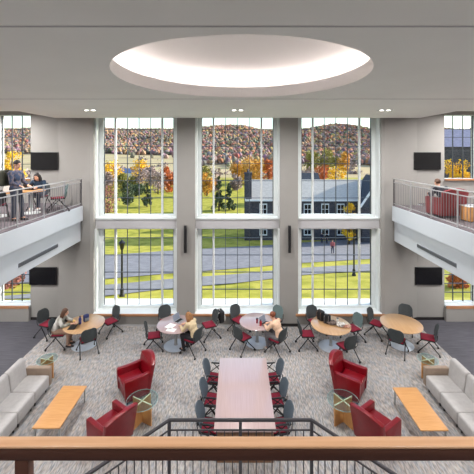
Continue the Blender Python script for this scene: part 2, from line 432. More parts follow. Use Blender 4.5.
for x in (-4.45,4.45):
    downlight('recessed_downlight', x, 5.6, ZC, 'twin recessed ceiling light beside the round recess out of the frame', 90, 'recessed lights beside the round recess') if 0 else None
for x in (-1.6,1.6):
    downlight('recessed_downlight', x, .2, ZC, 'added unseen fill light above the foreground handrail', 27, 'added fill lights above the handrail')  # invented lamps that lift the handrail's brightness
for s in (-1,1):
    w = 'left' if s<0 else 'right'
    for y in (6.5,9.2,11.6):
        downlight('recessed_downlight', s*8.6, y, 8.08, 'recessed light in the raised ceiling over the %s balcony' % w, 130, 'recessed lights over the %s balcony' % w)
        downlight('recessed_downlight', s*8.4, y, 3.16, 'added unseen fill light under the %s balcony' % w, 70, 'added fill lights under the %s balcony' % w)  # hidden lamps added to light the space below

# ------------------------------------------------------------------ TVs, speakers
def tv(x, z, label):
    g = thing('television', label, 'television', (x,12.995,z))
    b = B(); b.box(-.525,.525,-.07,-.005,-.34,.34,.006); b.build('case', M['black'], g)
    b = B(); b.box(-.505,.505,-.074,-.0705,-.315,.325); b.build('screen', M['screen'], g)
    b = B(); b.box(-.2,.2,-.006,.0,-.2,.2); b.build('wall_mount', M['muntin'], g)
def px(x, y, Y): return ((x-CX)*Y/F, EYE-(y-HZ)*Y/F)
for (cx_,cy_,lab) in ((44.5,161,'black wall television above the left balcony'),(43,276,'black wall television under the left balcony'),
                      (427.2,161,'black wall television above the right balcony'),(428.6,276,'black wall television under the right balcony')):
    X,Z = px(cx_,cy_,12.95); tv(X,Z,lab)
for x,w in ((-1.93,'left'),(1.93,'right')):
    g = thing('column_speaker', 'slim black line speaker on the %s pier between the tall windows' % w, 'speaker', (x,12.5,3.27))
    b = B(); pr = [(-.13-.03*math.cos((z/.5)*1.2), z) for z in [k*.1-.5 for k in range(11)]]
    b.prism(pr+[(p[0]+.1,p[1]) for p in pr[::-1]], 'x', -.05,.05,.006); b.build('cabinet', M['black'], g)
    b = B(); b.box(-.03,.03,-.07,-.001,-.25,-.15); b.box(-.03,.03,-.07,-.001,.15,.25); b.build('bracket', M['legblk'], g)

# ------------------------------------------------------------------ railings
def railing(s):
    g = thing('balcony_railing', 'silver metal railing with thin grey bars along the %s balcony' % ('left' if s<0 else 'right'), 'railing', (s*5.8,0,4.52))
    ys = [12.42-1.2*k for k in range(8)]
    b = B(); b.box(-.028,.028,ys[-1],ys[0]+.02,.97,1.0,.006); b.build('top_rail', M['railsilver'], g)
    b = B(); b.box(-.015,.015,ys[-1],ys[0],.84,.865); b.build('middle_rail', M['railpost'], g)
    b = B(); b.box(-.015,.015,ys[-1],ys[0],.06,.085); b.build('bottom_rail', M['railpost'], g)
    for i,y in enumerate(ys):
        b = B(); b.box(-.018,.018,y-.018,y+.018,0,.97); b.build('post', M['raildark'] if i == 0 else M['railpost'], g)
    for i in range(7):
        for k in range(1,10):
            y = ys[i]-.12*k
            b = B(); b.box(-.006,.006,y-.006,y+.006,.085,.84); b.build('baluster', M['baluster'], g)
railing(-1); railing(1)

# landing guard (octagonal landing in front of the stairs)
LZ = .87
path = [(-2.95,3.95),(-2.25,4.61),(-1.16,5.70),(.05,5.70),(1.26,5.70),(2.35,4.61),(3.05,3.95)]
g = thing('stair_landing_railing', 'dark metal railing with angled corners around the stair landing, in front of the long table', 'railing', (0,0,LZ))
def seg(z, r, name, m):
    b = B(); b.tube([(x,y,z) for x,y in path], r, 8); b.build(name, m, g)
seg(1.07,.028,'top_rail',M['raildark']); seg(.90,.014,'middle_rail',M['raildark']); seg(.08,.014,'bottom_rail',M['raildark'])
for x,y in path[1:-1]:
    b = B(); b.box(x-.026,x+.026,y-.026,y+.026,0,1.05); b.build('post', M['raildark'], g)
for (a,c) in zip(path,path[1:]):
    L = math.hypot(c[0]-a[0],c[1]-a[1]); nb = int(L/.128)
    for k in range(1,nb):
        t = k/nb; x = a[0]+(c[0]-a[0])*t; y = a[1]+(c[1]-a[1])*t
        b = B(); b.box(x-.008,x+.008,y-.008,y+.008,.08,.90); b.build('baluster', M['raildark'], g)
b = B(); b.prism([(-3.1,3.2),(-3.1,3.9),(-2.3,4.7),(-1.2,5.76),(1.3,5.76),(2.4,4.7),(3.2,3.9),(3.2,3.2)], 'z', LZ-.3, LZ)
b.box(-2.3,-1.9,3.4,3.8,0,LZ-.3); b.box(2.0,2.4,3.4,3.8,0,LZ-.3)
b.build('stair_landing', M['spandrel'])['kind'] = 'structure'
for s in (-1,1):
    b = B(); n_ = 22
    for k in range(n_):
        y1 = 3.9-k*.232; z = LZ+(k+1)*.1659
        x0,x1 = sorted((.05+s*.95,.05+s*2.35)); b.box(x0,x1,y1-.26,y1,z-.2,z)
    b.build('stair_flight', M['upcarpet'])['kind'] = 'structure'

# foreground wooden guard
g = thing('wooden_handrail', 'light wooden handrail with dark wooden beam across the foreground', 'handrail', (0,1.05,4.52))
b = B(); b.box(-2.2,2.2,-.018,.022,1.062,1.072,.004,3); b.build('cap', M['capwood'], g)
b = B(); b.box(-2.2,2.2,-.016,.016,1.026,1.062,.002); b.build('beam', M['darkwood'], g)
for x in (-.668,.83,2.0,-2.0):
    b = B(); b.box(x-.021,x+.021,-.0155,.0155,0 if abs(x)<.9 else -.02,1.026,.002); b.build('post', M['darkwood'], g)

# ------------------------------------------------------------------ CHAIRS
def shell(w, h, curve, thick, n=10, mth=8, k=3.2, lean=.16):
    """rounded backrest panel: local x width, z height, curved around y"""
    t = bmesh.new(); grid = []
    for j in range(mth+1):
        v = -1+2*j/mth
        half = (1-abs(v)**k)**(1/k) if abs(v) < 1 else .55
        half = max(half,.55)
        row = []
        for i in range(n+1):
            u = -1+2*i/n
            row.append(Vector((u*half*w/2, curve*(u*half)**2 - lean*v*h/2, v*h/2)))
        grid.append(row)
    fr = [[t.verts.new(p+Vector((0,thick/2,0))) for p in r] for r in grid]
    bk = [[t.verts.new(p-Vector((0,thick/2,0))) for p in r] for r in grid]
    for j in range(mth):
        for i in range(n):
            t.faces.new((fr[j][i],fr[j][i+1],fr[j+1][i+1],fr[j+1][i])); t.faces.new((bk[j][i+1],bk[j][i],bk[j+1][i],bk[j+1][i+1]))
    for j in range(mth):
        t.faces.new((bk[j][0],fr[j][0],fr[j+1][0],bk[j+1][0])); t.faces.new((fr[j][n],bk[j][n],bk[j+1][n],fr[j+1][n]))
    for i in range(n):
        t.faces.new((bk[0][i],bk[0][i+1],fr[0][i+1],fr[0][i])); t.faces.new((fr[mth][i],fr[mth][i+1],bk[mth][i+1],bk[mth][i]))
    bmesh.ops.recalc_face_normals(t, faces=t.faces)
    return t
def make_chair(arms=False, backmat='mesh', cat='chair'):
    t = thing('task_chair' if not arms else 'conference_chair', 'x', cat)
    b = B(); b.box(-.205,.205,-.17,.22,.43,.465,.017,3); b.build('seat', M['redseat'], t)
    b = B(); b.box(-.225,.225,-.19,.235,.412,.436,.01); b.build('seat_pan', M['legblk'], t)
    b = B(); b.add(shell(.47,.42,.06,.018, lean=.30 if arms else .18), Matrix.Translation((0,-.26,.675)), True); b.build('backrest', M[backmat], t)
    b = B()
    for s in (-1,1):
        b.tube([(s*.235,.0,.425),(s*.235,-.17,.44),(s*.225,-.23,.52),(s*.222,-.245,.66)], .012, 6)
    b.tube([(-.235,.02,.42),(.235,.02,.42)], .011, 6); b.tube([(-.235,-.15,.425),(.235,-.15,.425)], .011, 6)
    b.build('back_frame', M['legblk'], t)
    for sx in (-1,1):
        for sy in (-1,1):
            b = B(); e = (sx*.275, sy*.30 , .06)
            b.tube([(sx*.235,-sy*.02,.42),(sx*.25,sy*.13,.25),e], .0155, 6); lg = b.build('leg', M['legblk'], t)
            b = B(); b.tube([(e[0]-.02,e[1],.032),(e[0]+.02,e[1],.032)], .032, 10); b.build('caster', M['black'], lg)
    if arms:
        for s in (-1,1):
            b = B(); b.tube([(s*.245,-.18,.44),(s*.275,.12,.67)], .011, 6); b.tube([(s*.245,.16,.43),(s*.275,-.1,.67)], .011, 6)
            b.box(s*.275-.022,s*.275+.022,-.16,.16,.665,.69,.008); b.build('armrest', M['legblk'], t)
    return t
def face(x, y, tx, ty): return math.atan2(ty-y, tx-x)-PI/2

TABLES = [(-5.16,11.28,.65),(-2.07,11.25,.62),(.67,11.42,.60),(3.12,11.2,.65),(5.52,11.3,.66)]
tnames = ['leftmost','second from left','middle','second from right','rightmost']
tw = ['maple','pinkwood_sheen','pinkwood_sheen','maple','maple']  # pink on two maple tops imitates the sky mirrored in them
tdesc = ['round maple table at far left with a long-haired person and blue bottle','round pedestal table with an open laptop and white papers',
 'round pedestal table in the middle with a small laptop and red cup','round pedestal table with a heap of clothes and dark bags',
 'round maple table at far right with nothing on it']
for (X,Y,R_),d,mm in zip(TABLES,tdesc,tw):
    g = thing('round_table', d, 'table', (X,Y,0), 0, 'round tables along the windows')
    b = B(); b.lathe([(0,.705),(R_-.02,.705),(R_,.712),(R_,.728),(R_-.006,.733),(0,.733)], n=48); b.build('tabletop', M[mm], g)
    b = B(); b.lathe([(0,.035),(.07,.035),(.05,.08),(.045,.66),(.12,.69),(.12,.705),(0,.705)], n=24); b.build('column', M['metal'], g)
    b = B(); b.lathe([(0,.0),(.39,.0),(.40,.012),(.37,.028),(.08,.04),(0,.04)], n=40); b.build('base_plate', M['baseplate'], g)

cp = {}
def chair(kind, x, y, tx, ty, label, group, z=0, extra=0):
    proto, used = cp.get(kind) or (None, False)
    if proto is None:
        proto = make_chair(arms=kind=='conf', backmat={'dark':'mesh','teal':'meshteal','conf':'meshblue'}[kind]); used = False
    o = dup(proto, used, (x,y,z), face(x,y,tx,ty)+extra, label, group); cp[kind] = (proto, True); return o
T = TABLES
# (kind, x, y, tableindex, label, yaw tweak)
CH = [
 ('dark',-6.72,11.85,0,'empty dark chair left of the leftmost round table, against the wall',.0),
 ('dark',-5.98,11.22,0,'dark chair of the long-haired person at the leftmost round table',0),
 ('dark',-4.86,10.86,0,'dark mesh chair with red seat, back to us, in front of the leftmost round table',0),
 ('dark',-4.55,12.02,0,'dark chair with red seat behind the leftmost round table, near the window',0),
 ('dark',-2.55,12.05,1,'dark chair behind the laptop table, below the left tall window',0),
 ('dark',-2.78,11.08,1,'empty dark chair with red seat on the left of the table with papers',0),
 ('dark',-1.44,10.86,1,'dark mesh chair of the blond person at the table with papers',0),
 ('dark',-.98,11.78,1,'dark chair with a black backpack hanging on its back',0),
 ('dark',.05,12.12,2,'dark rounded chair behind the left of the middle round table, below the sill',0),
 ('dark',.16,10.98,2,'dark chair with red seat at the front left of the middle round table',0),
 ('teal',1.32,12.05,2,'teal grey chair behind the middle round table, next to the pier',0),
 ('dark',1.30,10.86,2,'dark chair of the person in a tan top at the middle round table',0),
 ('dark',2.78,12.02,3,'dark chair behind the clothes-covered round table, near the right window',0),
 ('dark',2.30,11.18,3,'dark chair with red seat left of the clothes-covered round table',0),
 ('teal',3.98,11.55,3,'teal grey chair with red seat right of the clothes-covered round table',0),
 ('dark',3.40,10.48,3,'dark chair in front of the clothes-covered table, behind the red armchair',0),
 ('dark',6.05,12.12,4,'dark chair behind the bare rightmost table, by the grey wall',0),
 ('dark',4.92,11.88,4,'dark chair with red seat at the back left of the bare rightmost table',0),
 ('dark',5.16,10.82,4,'dark chair with red seat, back to us, in front of the bare rightmost table',0),
 ('dark',6.24,10.95,4,'dark chair with red seat at the right of the bare rightmost table',0),
]
for k,x,y,ti,lab,ex in CH:
    chair(k, x, y, T[ti][0], T[ti][1], lab, 'wheeled chairs around the round tables', 0, ex)

# conference table
TX = .155
g = thing('conference_table', 'long pale pink wooden table in the centre of the carpet', 'table', (TX,8.155,0))
b = B(); b.box(-.645,.645,-1.225,1.225,.70,.735,.004); b.build('tabletop', M['pinkwood_sheen'], g)
for y in (-1.12,1.12):
    b = B(); b.box(-.60,.60,y-.03,y+.03,0,.70,.003); b.build('end_panel', M['brownwood'], g)
b = B(); b.box(-.3,.3,-1.09,1.09,.45,.69); b.build('modesty_panel', M['brownwood'], g)
for s,w in ((-1,'left'),(1,'right')):
    for y,q in ((8.97,'farthest'),(8.2,'middle'),(7.42,'nearest')):
        chair('conf', TX+s*.76, y, TX, y, 'slate blue backed armrest chair, %s on the %s side of the long table' % (q,w), 'chairs along the long table', 0, s*.14)

# ------------------------------------------------------------------ armchairs
def make_armchair(m):
    t = thing('armchair','x','armchair')
    W = .39
    # seat with front apron
    b = B(); b.box(-W+.105,W-.105,-.24,.35,.30,.44,.035,4); b.build('seat', m, t)
    b = B(); b.box(-W+.10,W-.10,-.26,.32,.07,.30,.012); b.build('front_panel', m, t)
    for s in (-1,1):
        prof = [(-.30,.07),(.345,.07),(.375,.58),(.33,.605),(.12,.60),(-.08,.60),(-.32,.62)]
        b = B(); x0,x1 = sorted((s*W,s*(W-.115))); b.prism(prof,'x',x0,x1,.022,3); b.build('armrest', m, t)
    # arched back, tilted
    pts = [(-W-.0,.07),(W,.07),(W+.02,.80)]
    pts += [((W+.02)*math.cos(a), .80+.12*(1-math.cos(a)**2)) for a in [k*PI/14 for k in range(1,14)]]
    pts += [(-W-.02,.80)]
    b = B(); b.prism(pts,'y',-.37,-.25,.022,3)
    for v in b.bm.verts:
        z = v.co.z; v.co.y += -.36*max(0,z-.3)**1.2 + .05*(v.co.x/W)**2
    b.build('backrest', m, t)
    for sx in (-1,1):
        for sy in (-.28,.28):
            b = B(); b.lathe([(0,0),(.022,0),(.028,.075),(0,.075)], (sx*.33,sy,0), 12); b.build('foot', M['black'], t)
    return t
AC = make_armchair(M['leather']); AC.scale = (.97,.97,1.02)
arms = [(-2.80,9.05,PI/2+.62,'red leather armchair on the left, the one farther from the rail'),
        (-2.84,7.50,PI/2-.62,'red leather armchair on the left, the nearer one partly hidden by the rail'),
        (3.05,9.05,-PI/2-.62,'red leather armchair on the right, the one farther from the rail'),
        (3.12,7.50,-PI/2+.62,'red leather armchair on the right, the nearer one partly hidden by the rail')]
for i,(x,y,rz,lab) in enumerate(arms): dup(AC, i>0, (x,y,0), rz, lab, 'red armchairs in the lounge')

# glass tables with crossed panels
def glass_table(x, y, r, h, lab, rz, group, name='glass_side_table', leg='mapledk'):
    g = thing(name, lab, 'side table', (x,y,0), rz, group)
    b = B(); b.lathe([(0,h-.012),(r,h-.012),(r,h),(0,h),(0,h-.012)], n=40); b.build('glass_top', M['tglass'], g)
    b = B(); b.lathe([(r,h-.012),(r+.004,h-.012),(r+.004,h),(r,h)], n=40); b.build('glass_edge', M['glassedge'], g)
    w = r*.8
    for a in (PI/4,-PI/4):
        mt = Matrix.Rotation(a,4,'Z')
        b = B(); b.box(-w,w,-.011,.011,0,h-.026); b.build('cross_panel', M[leg], g, mt)
        b = B(); b.box(-w,w,-.012,.012,h-.026,h-.013); b.build('panel_edge', M['cream'], g, mt)
    return g
glass_table(-2.30,8.08,.37,.52,'round glass table with crossed wooden panels between the left red armchairs',.3,'round glass tables between the armchairs')
glass_table(2.55,8.08,.37,.52,'round glass table with crossed wooden panels between the right red armchairs',-.25,'round glass tables between the armchairs')
glass_table(-5.5,9.68,.27,.52,'round glass table with wooden cross base past the left sofa end',.55,'round glass tables by the sofas')
glass_table(5.5,9.68,.27,.52,'round glass table with wooden cross base past the right sofa end',-.55,'round glass tables by the sofas')

# coffee tables
def coffee(cx, cy, lab):
    g = thing('coffee_table', lab, 'coffee table', (cx,cy,0), 0, 'long low wooden coffee tables')
    b = B(); b.box(-.31,.31,-.67,.67,.365,.40,.012,3); b.build('tabletop', M['mapledk'], g)
    for sx in (-1,1):
        for sy in (-1,1):
            b = B(); b.box(sx*.275-.015,sx*.275+.015,sy*.61-.015,sy*.61+.015,0,.365); b.build('leg', M['metal'], g)
    for sy in (-1,1):
        b = B(); b.box(-.26,.26,sy*.61-.012,sy*.61+.012,.335,.365); b.build('crossbar', M['metal'], g)
coffee(-4.24,8.08,'long low honey-coloured coffee table in front of the left sofa')
coffee(4.33,8.02,'long low honey-coloured coffee table in front of the right sofa')

# sofas
def sofa(s, lab):
    g = thing('modular_sofa', lab, 'sofa', (s*5.13,9.15,0), 0 , 'light grey sofas facing the coffee tables')
    # local: front at x=0, extends outward s; runs toward -y
    def bx(b, a, c, y0, y1, z0, z1, bev, sg=4):
        x0,x1 = sorted((s*a,s*c)); b.box(x0,x1,y0,y1,z0,z1,bev,sg)
    for k in range(4):
        y1 = -k*.66; y0 = y1-.65
        b = B(); bx(b,.0,.62,y0,y1,.10,.42,.045); b.build('seat_cushion', M['sofa'], g)
        pr = [(s*.60,.12),(s*.60,.40),(s*.66,.83),(s*.69,.88),(s*.77,.90),(s*.83,.86),(s*.84,.12)]
        b = B(); b.prism(pr,'y',y0+.004,y1-.004,.04,4); b.build('back_cushion', M['sofa'], g)
        for xx in (.06,.74):
            for yy in (y0+.08,y1-.08):
                b = B(); b.lathe([(0,0),(.018,0),(.022,.12),(0,.12)], (s*xx,yy,0), 10); b.build('foot', M['black'], g)
    b = B(); bx(b,.0,.66,.0,.13,.10,.60,.03); b.build('armrest', M['sofaarm'], g)
    return g
sofa(-1,'light grey modular sofa along the left edge of the carpet')
sofa(1,'light grey modular sofa along the right edge of the carpet')

# ------------------------------------------------------------------ PEOPLE
def voxel(bb, name, m, parent, vs):
    o = bb.build(name, m, parent)
    r = o.modifiers.new('r','REMESH'); r.mode = 'VOXEL'; r.voxel_size = vs; r.adaptivity = 0
    sm = o.modifiers.new('s','SMOOTH'); sm.iterations = 2; sm.factor = .5
    evaluated(o)
    o.data.materials.clear(); o.data.materials.append(m)
    return o
def limb(b, pts, rs, fx=1.0, fy=1.0):
    """rounded tapered limb through pts with joint spheres"""
    for i in range(len(pts)-1):
        p, q = Vector(pts[i]), Vector(pts[i+1]); L = (q-p).length; n_ = max(2, int(L/ (min(rs[i],rs[i+1])*.9))+1)
        b.tube([p.lerp(q,k/n_) for k in range(n_+1)], [rs[i]+(rs[i+1]-rs[i])*k/n_ for k in range(n_+1)], 12)
    for p, r in zip(pts, rs): b.sphere(p, r, 12)
def torso(b, J, grow=0):
    pel, wai, che, shl = [Vector(J[k]) for k in ('pelvis','waist','chest','neck')]
    d = (che-pel).normalized(); rot = Vector((0,0,1)).rotation_difference(d).to_matrix().to_4x4()
    b.sphere(pel, (.165+grow,.125+grow,.13+grow), 16, rot=rot)
    b.sphere(pel.lerp(wai,.6), (.15+grow,.11+grow,.13+grow), 16, rot=rot)
    b.sphere(wai, (.14+grow,.10+grow,.14+grow), 16, rot=rot)
    b.sphere(che, (.165+grow,.115+grow,.17+grow), 16, rot=rot)
    b.sphere(che.lerp(shl,.45), (.17+grow,.095+grow,.09+grow), 16, rot=rot)
def person(loc, rz, pose, label, top, bottom, hair, shoes=(40,40,44), hairlen='short', group=None, scale=1.0, J=None, skin='skin', look=0.0, hands=True, vs=.0075):
    g = thing('person', label, 'person', loc, rz, group); g.scale = (scale,)*3
    base = {}
    if pose == 'sit':
        base = dict(pelvis=(0,-.10,.56), waist=(0,-.09,.70), chest=(0,-.02,.88), neck=(0,.03,1.04), head=(0,.09,1.19),
            shR=(.18,.0,.98), elR=(.25,.10,.76), wrR=(.14,.33,.80), shL=(-.18,.0,.98), elL=(-.25,.10,.76), wrL=(-.14,.33,.80),
            hipR=(.09,-.06,.53), knR=(.12,.36,.52), anR=(.11,.34,.10), hipL=(-.09,-.06,.53), knL=(-.12,.36,.52), anL=(-.11,.30,.10))
    else:
        base = dict(pelvis=(0,0,.93), waist=(0,-.01,1.08), chest=(0,0,1.27), neck=(0,.01,1.45), head=(0,.03,1.61),
            shR=(.19,0,1.38), elR=(.24,.0,1.10), wrR=(.21,.14,.90), shL=(-.19,0,1.38), elL=(-.24,.0,1.10), wrL=(-.21,.14,.90),
            hipR=(.09,0,.90), knR=(.10,.05,.50), anR=(.10,.0,.09), hipL=(-.09,0,.90), knL=(-.10,.10,.50), anL=(-.10,.12,.09))
    if J: base.update(J)
    J = base; V = lambda k: Vector(J[k])
    b = B()
    torso(b, J)
    limb(b, [V('chest')+(V('neck')-V('chest'))*.5, V('neck'), V('neck').lerp(V('head'),.5)], [.07,.058,.054])
    hd = V('head'); fwd = Vector((math.sin(look)*-1, math.cos(look), -.25)).normalized()
    right = fwd.cross(Vector((0,0,1))).normalized(); upv = right.cross(fwd)
    rotm = Matrix((right, fwd, upv)).transposed().to_4x4()
    def H(x,y,z): return hd + right*x + fwd*y + upv*z
    b.sphere(H(0,-.01,.02), (.075,.092,.098), 20, rot=rotm)     # skull
    b.sphere(H(0,.025,-.045), (.055,.062,.07), 16, rot=rotm)      # jaw
    b.tube([H(0,.085,.015), H(0,.112,-.022)], [.009,.016], 8)      # nose
    for s in (-1,1):
        b.sphere(H(s*.077,-.005,-.008), (.012,.02,.032), 10, rot=rotm)  # ears
        b.sphere(H(s*.03,.078,.03), (.022,.012,.008), 10, rot=rotm)     # brow
    b.sphere(H(0,.083,-.052), (.024,.01,.011), 10, rot=rotm)     # lips
    for s,k in ((1,'R'),(-1,'L')):
        sh, el, wr = V('sh'+k), V('el'+k), V('wr'+k)
        limb(b, [sh, el, wr], [.052,.040,.027])
        # hand: palm + five curled fingers
        d = (wr-el).normalized(); d = (d+Vector((0,0,-.25))).normalized() if pose=='sit' else d
        side = d.cross(Vector((0,0,1)));
        side = side.normalized() if side.length > .1 else Vector((0,1,0))
        nrm = side.cross(d).normalized()
        pc = wr + d*.05
        rotp = Matrix((side, d, nrm)).transposed().to_4x4()
        b.sphere(pc, (.04,.052,.016), 12, rot=rotp)
        for i,(off,ln) in enumerate(((-.03,.062),(-.010,.074),(.011,.07),(.031,.055))):
            p0 = pc + d*.035 + side*off; p1 = p0 + d*ln*.5 - nrm*.006; p2 = p1 + d*ln*.42 - nrm*.022; p3 = p2 + d*ln*.2 - nrm*.02
            limb(b, [p0,p1,p2,p3], [.0105,.0095,.0085,.0075])
        th = -s if True else s
        p0 = pc - d*.02 + side*th*.03; p1 = p0 + d*.035 + side*th*.022 - nrm*.006; p2 = p1 + d*.032 + side*th*.003 - nrm*.008
        limb(b, [p0,p1,p2], [.013,.0115,.009])
        hp, kn, an = V('hip'+k), V('kn'+k), V('an'+k)
        limb(b, [hp, kn, an], [.082,.055,.036])
        limb(b, [an, an+Vector((0,.12,-.055))], [.036,.03])
    voxel(b, 'body', M[skin], g, vs)
    # eyes
    # shirt
    b = B(); torso(b, J, .016)
    for k in 'RL':
        sh, el, wr = V('sh'+k), V('el'+k), V('wr'+k)
        limb(b, [sh, el, el.lerp(wr,.88)], [.07,.055,.042])
    limb(b, [V('chest').lerp(V('neck'),.5), V('neck')-Vector((0,0,.03))], [.085,.07])
    voxel(b, 'shirt', top, g, .012)
    b = B()
    d = V('pelvis')
    b.sphere(d-Vector((0,0,.01)), (.185,.148,.125), 16)
    for k in 'RL':
        hp, kn, an = V('hip'+k), V('kn'+k), V('an'+k)
        limb(b, [hp, kn, kn.lerp(an,.93)], [.10,.072,.055])
    voxel(b, 'trousers', bottom, g, .012)
    sm = mat('shoe_%d' % shoes[0], shoes, .6)
    for k in 'RL':
        an = V('an'+k); b = B()
        limb(b, [an+Vector((0,-.03,-.045)), an+Vector((0,.07,-.052)), an+Vector((0,.15,-.058))], [.046,.044,.036])
        o = voxel(b, 'shoe', sm, g, .01)
    # hair
    b = B()
    b.sphere(H(0,-.022,.038), (.088,.098,.096), 18, rot=rotm)
    if hairlen == 'long':
        for s in (-1,0,1):
            limb(b, [H(s*.05,-.06,.03), H(s*.075,-.07,-.08), H(s*.06,-.075,-.20), H(s*.05,-.07,-.30)], [.05,.05,.045,.028])
        for s in (-1,1): limb(b, [H(s*.075,.0,.03), H(s*.085,-.01,-.08), H(s*.08,-.02,-.2)], [.028,.03,.02])
    elif hairlen == 'bun':
        b.sphere(H(0,-.10,.07), .05, 12)
    voxel(b, 'hair', hair, g, .009)
    ey = mat('eye_dark', (30,22,20), .3)
    b = B()
    for s in (-1,1): b.sphere(H(s*.028,.080,.012), (.011,.008,.007), 8, rot=rotm)
    b.build('eye', ey, g)['kind'] = 'stuff' if 0 else ''
    return g
def cloth(name, rgb, rgb2=None, s=6):
    if rgb2: return ramp_mat(name, [(.42,rgb),(.58,rgb2)], (1,1,1), s, 1, .85, space='Object')
    return mat(name, rgb, .85, var=.05, scale=20, bump=.08)
HB = mat('brown_hair', (84,56,40), .6, var=.15, scale=30); HD = mat('dark_hair', (34,26,24), .55, var=.15, scale=30)
HBL = mat('honey_blond_hair', (150,104,62), .6, var=.15, scale=30); HR = mat('auburn_hair', (124,66,40), .6, var=.15, scale=30)
jeans = cloth('dark_jeans', (60,66,84)); grayp = cloth('grey_trousers', (110,108,112)); khaki = cloth('tan_trousers', (150,122,104))
def at_table(ti, x, y): return face(x,y,TABLES[ti][0],TABLES[ti][1])
def chairpose(x, y, ti): return (x,y,0), at_table(ti,x,y)
lean = dict(waist=(0,-.06,.70), chest=(0,.04,.86), neck=(0,.13,1.0), head=(0,.21,1.13), shR=(.18,.09,.95), shL=(-.18,.09,.95),
            elR=(.25,.22,.77), elL=(-.25,.22,.77), wrR=(.12,.42,.79), wrL=(-.12,.42,.79))
l,r = chairpose(-5.98,11.22,0)
person(l,r,'sit','person with long brown hair in an olive and white top at the leftmost round table', cloth('olive_white_top',(112,112,98),(196,194,188),3), khaki, HB, (60,50,50), 'long', J=lean)
l,r = chairpose(-1.44,10.86,1)
person(l,r,'sit','person with long honey blond hair in a cream top at the laptop and papers table', cloth('cream_top',(206,186,150)), cloth('black_leggings',(44,42,48)), HBL, (40,36,38), 'long', J=lean)
l,r = chairpose(1.30,10.86,2)
person(l,r,'sit','person with auburn hair in a pale tan top at the middle round table', cloth('tan_top',(222,186,158)), grayp, HR, (200,198,196), 'bun', J=lean)
# balcony people
person((-6.42,9.7,4.52), -PI/2-.15,'stand','standing person in a blue plaid shirt behind the left balcony rail', cloth('plaid_shirt',(52,66,92),(96,88,96),14), cloth('navy_jeans',(52,58,72)), HD, (50,44,40), J=dict(head=(0,.05,1.62), elR=(.22,.06,1.10), wrR=(.16,.26,1.02), elL=(-.22,.06,1.10), wrL=(-.16,.26,1.02)))
person((-6.85,11.62,4.52), PI+.05,'sit','seated person with dark hair in a dark blue jacket at the left balcony table', cloth('blue_jacket',(36,56,78)), jeans, HD, (230,228,226), 'long', J=lean)
person((6.26,10.32,4.40), .15,'sit','person seen from behind sitting in the armchair on the right balcony', cloth('dark_sweater',(40,44,54)), jeans, HB, (50,44,40), 'short', J=dict(head=(0,.14,1.14), neck=(0,.08,1.0)))

# backpack worn by standing person
def backpack(loc, rz, lab, m, m2, scale=1):
    g = thing('backpack', lab, 'backpack', loc, rz)
    g.scale = (scale,)*3
    b = B(); b.box(-.16,.16,-.10,.10,0,.42,.06,4); b.build('bag', m, g)
    b = B(); b.box(-.12,.12,-.145,-.09,.04,.24,.025,3); b.build('front_pocket', m2, g)
    for s in (-1,1):
        b = B(); b.tube([(s*.09,.09,.38),(s*.10,.15,.34),(s*.10,.16,.2),(s*.09,.095,.06)], .014, 6); b.build('strap', m2, g)
    b = B(); b.tube([(-.04,.05,.41),(-.03,.05,.45),(.03,.05,.45),(.04,.05,.41)], .01, 6); b.build('handle', m2, g)
    return g
BK = cloth('black_nylon',(30,30,33)); OLV = cloth('olive_nylon',(60,62,50)); WS = cloth('white_strap',(210,206,200)); NV = cloth('navy_nylon',(44,52,96))
backpack((-6.70,9.67,4.52+1.0), -PI/2-.15, 'dark olive backpack worn by the standing person on the left balcony', OLV, BK, 1.1)
# backpack on chair back
cyaw = face(-.98,11.78,*TABLES[1][:2])
bd = Vector((math.sin(cyaw),-math.cos(cyaw),0))
backpack(tuple(Vector((-.98,11.78,.44))+bd*.42), cyaw, 'black backpack with white straps hanging on a chair back near the laptop table', BK, WS)

# ------------------------------------------------------------------ things on tables
TT = .733
def laptop(x, y, rz, lab, lid=.3, z=TT, m='silver'):
    g = thing('laptop', lab, 'laptop', (x,y,z), rz)
    b = B(); b.box(-.16,.16,-.11,.11,0,.016,.004); b.build('keyboard_base', M[m], g)
    b = B(); b.box(-.16,.16,-.006,.006,0,.21,.003); b.build('lid', M[m], g, Matrix.Translation((0,.11,.012)) @ Matrix.Rotation(-lid,4,'X'))
    b = B(); b.box(-.148,.148,-.008,-.0065,.012,.2); b.build('screen', M['lcd'], g, Matrix.Translation((0,.11,.012)) @ Matrix.Rotation(-lid,4,'X'))
    b = B(); b.box(-.14,.14,-.04,.08,.0162,.018); b.build('keyboard', M['black'], g)
    return g
def paper(x, y, rz, lab, z=TT, w=.11, d=.15, h=.004, m=None, name='paper_sheet', group=None):
    b = B(); b.box(-w,w,-d,d,0,h); o = b.build(name, m or M['white']); o.location = (x,y,z); o.rotation_euler = (0,0,rz); return tag(o, lab, 'paper', group)
yaw = face(-1.44,10.86,*TABLES[1][:2])
laptop(-1.98,11.43, yaw, 'open silver laptop on the table with white papers', .35)
o = paper(-2.22,11.10, -.5, 'open white notebook lying on the laptop table, the farther paper', w=.13, name='notebook'); 
o = paper(-2.15,10.86, -.25, 'white printed sheet on the laptop table, nearest its front edge', w=.15, d=.1)
def bottle(x, y, lab, m, h=.2, r=.033, z=TT, cap='black', name='bottle', cat='bottle'):
    g = thing(name, lab, cat, (x,y,z))
    b = B(); b.lathe([(0,0),(r,0),(r,h*.7),(r*.45,h*.85),(r*.45,h*.9),(0,h*.9)], n=16); b.build('bottle_body', m, g)
    b = B(); b.lathe([(0,h*.9),(r*.5,h*.9),(r*.5,h),(0,h)], n=12); b.build('cap', M[cap], g); return g
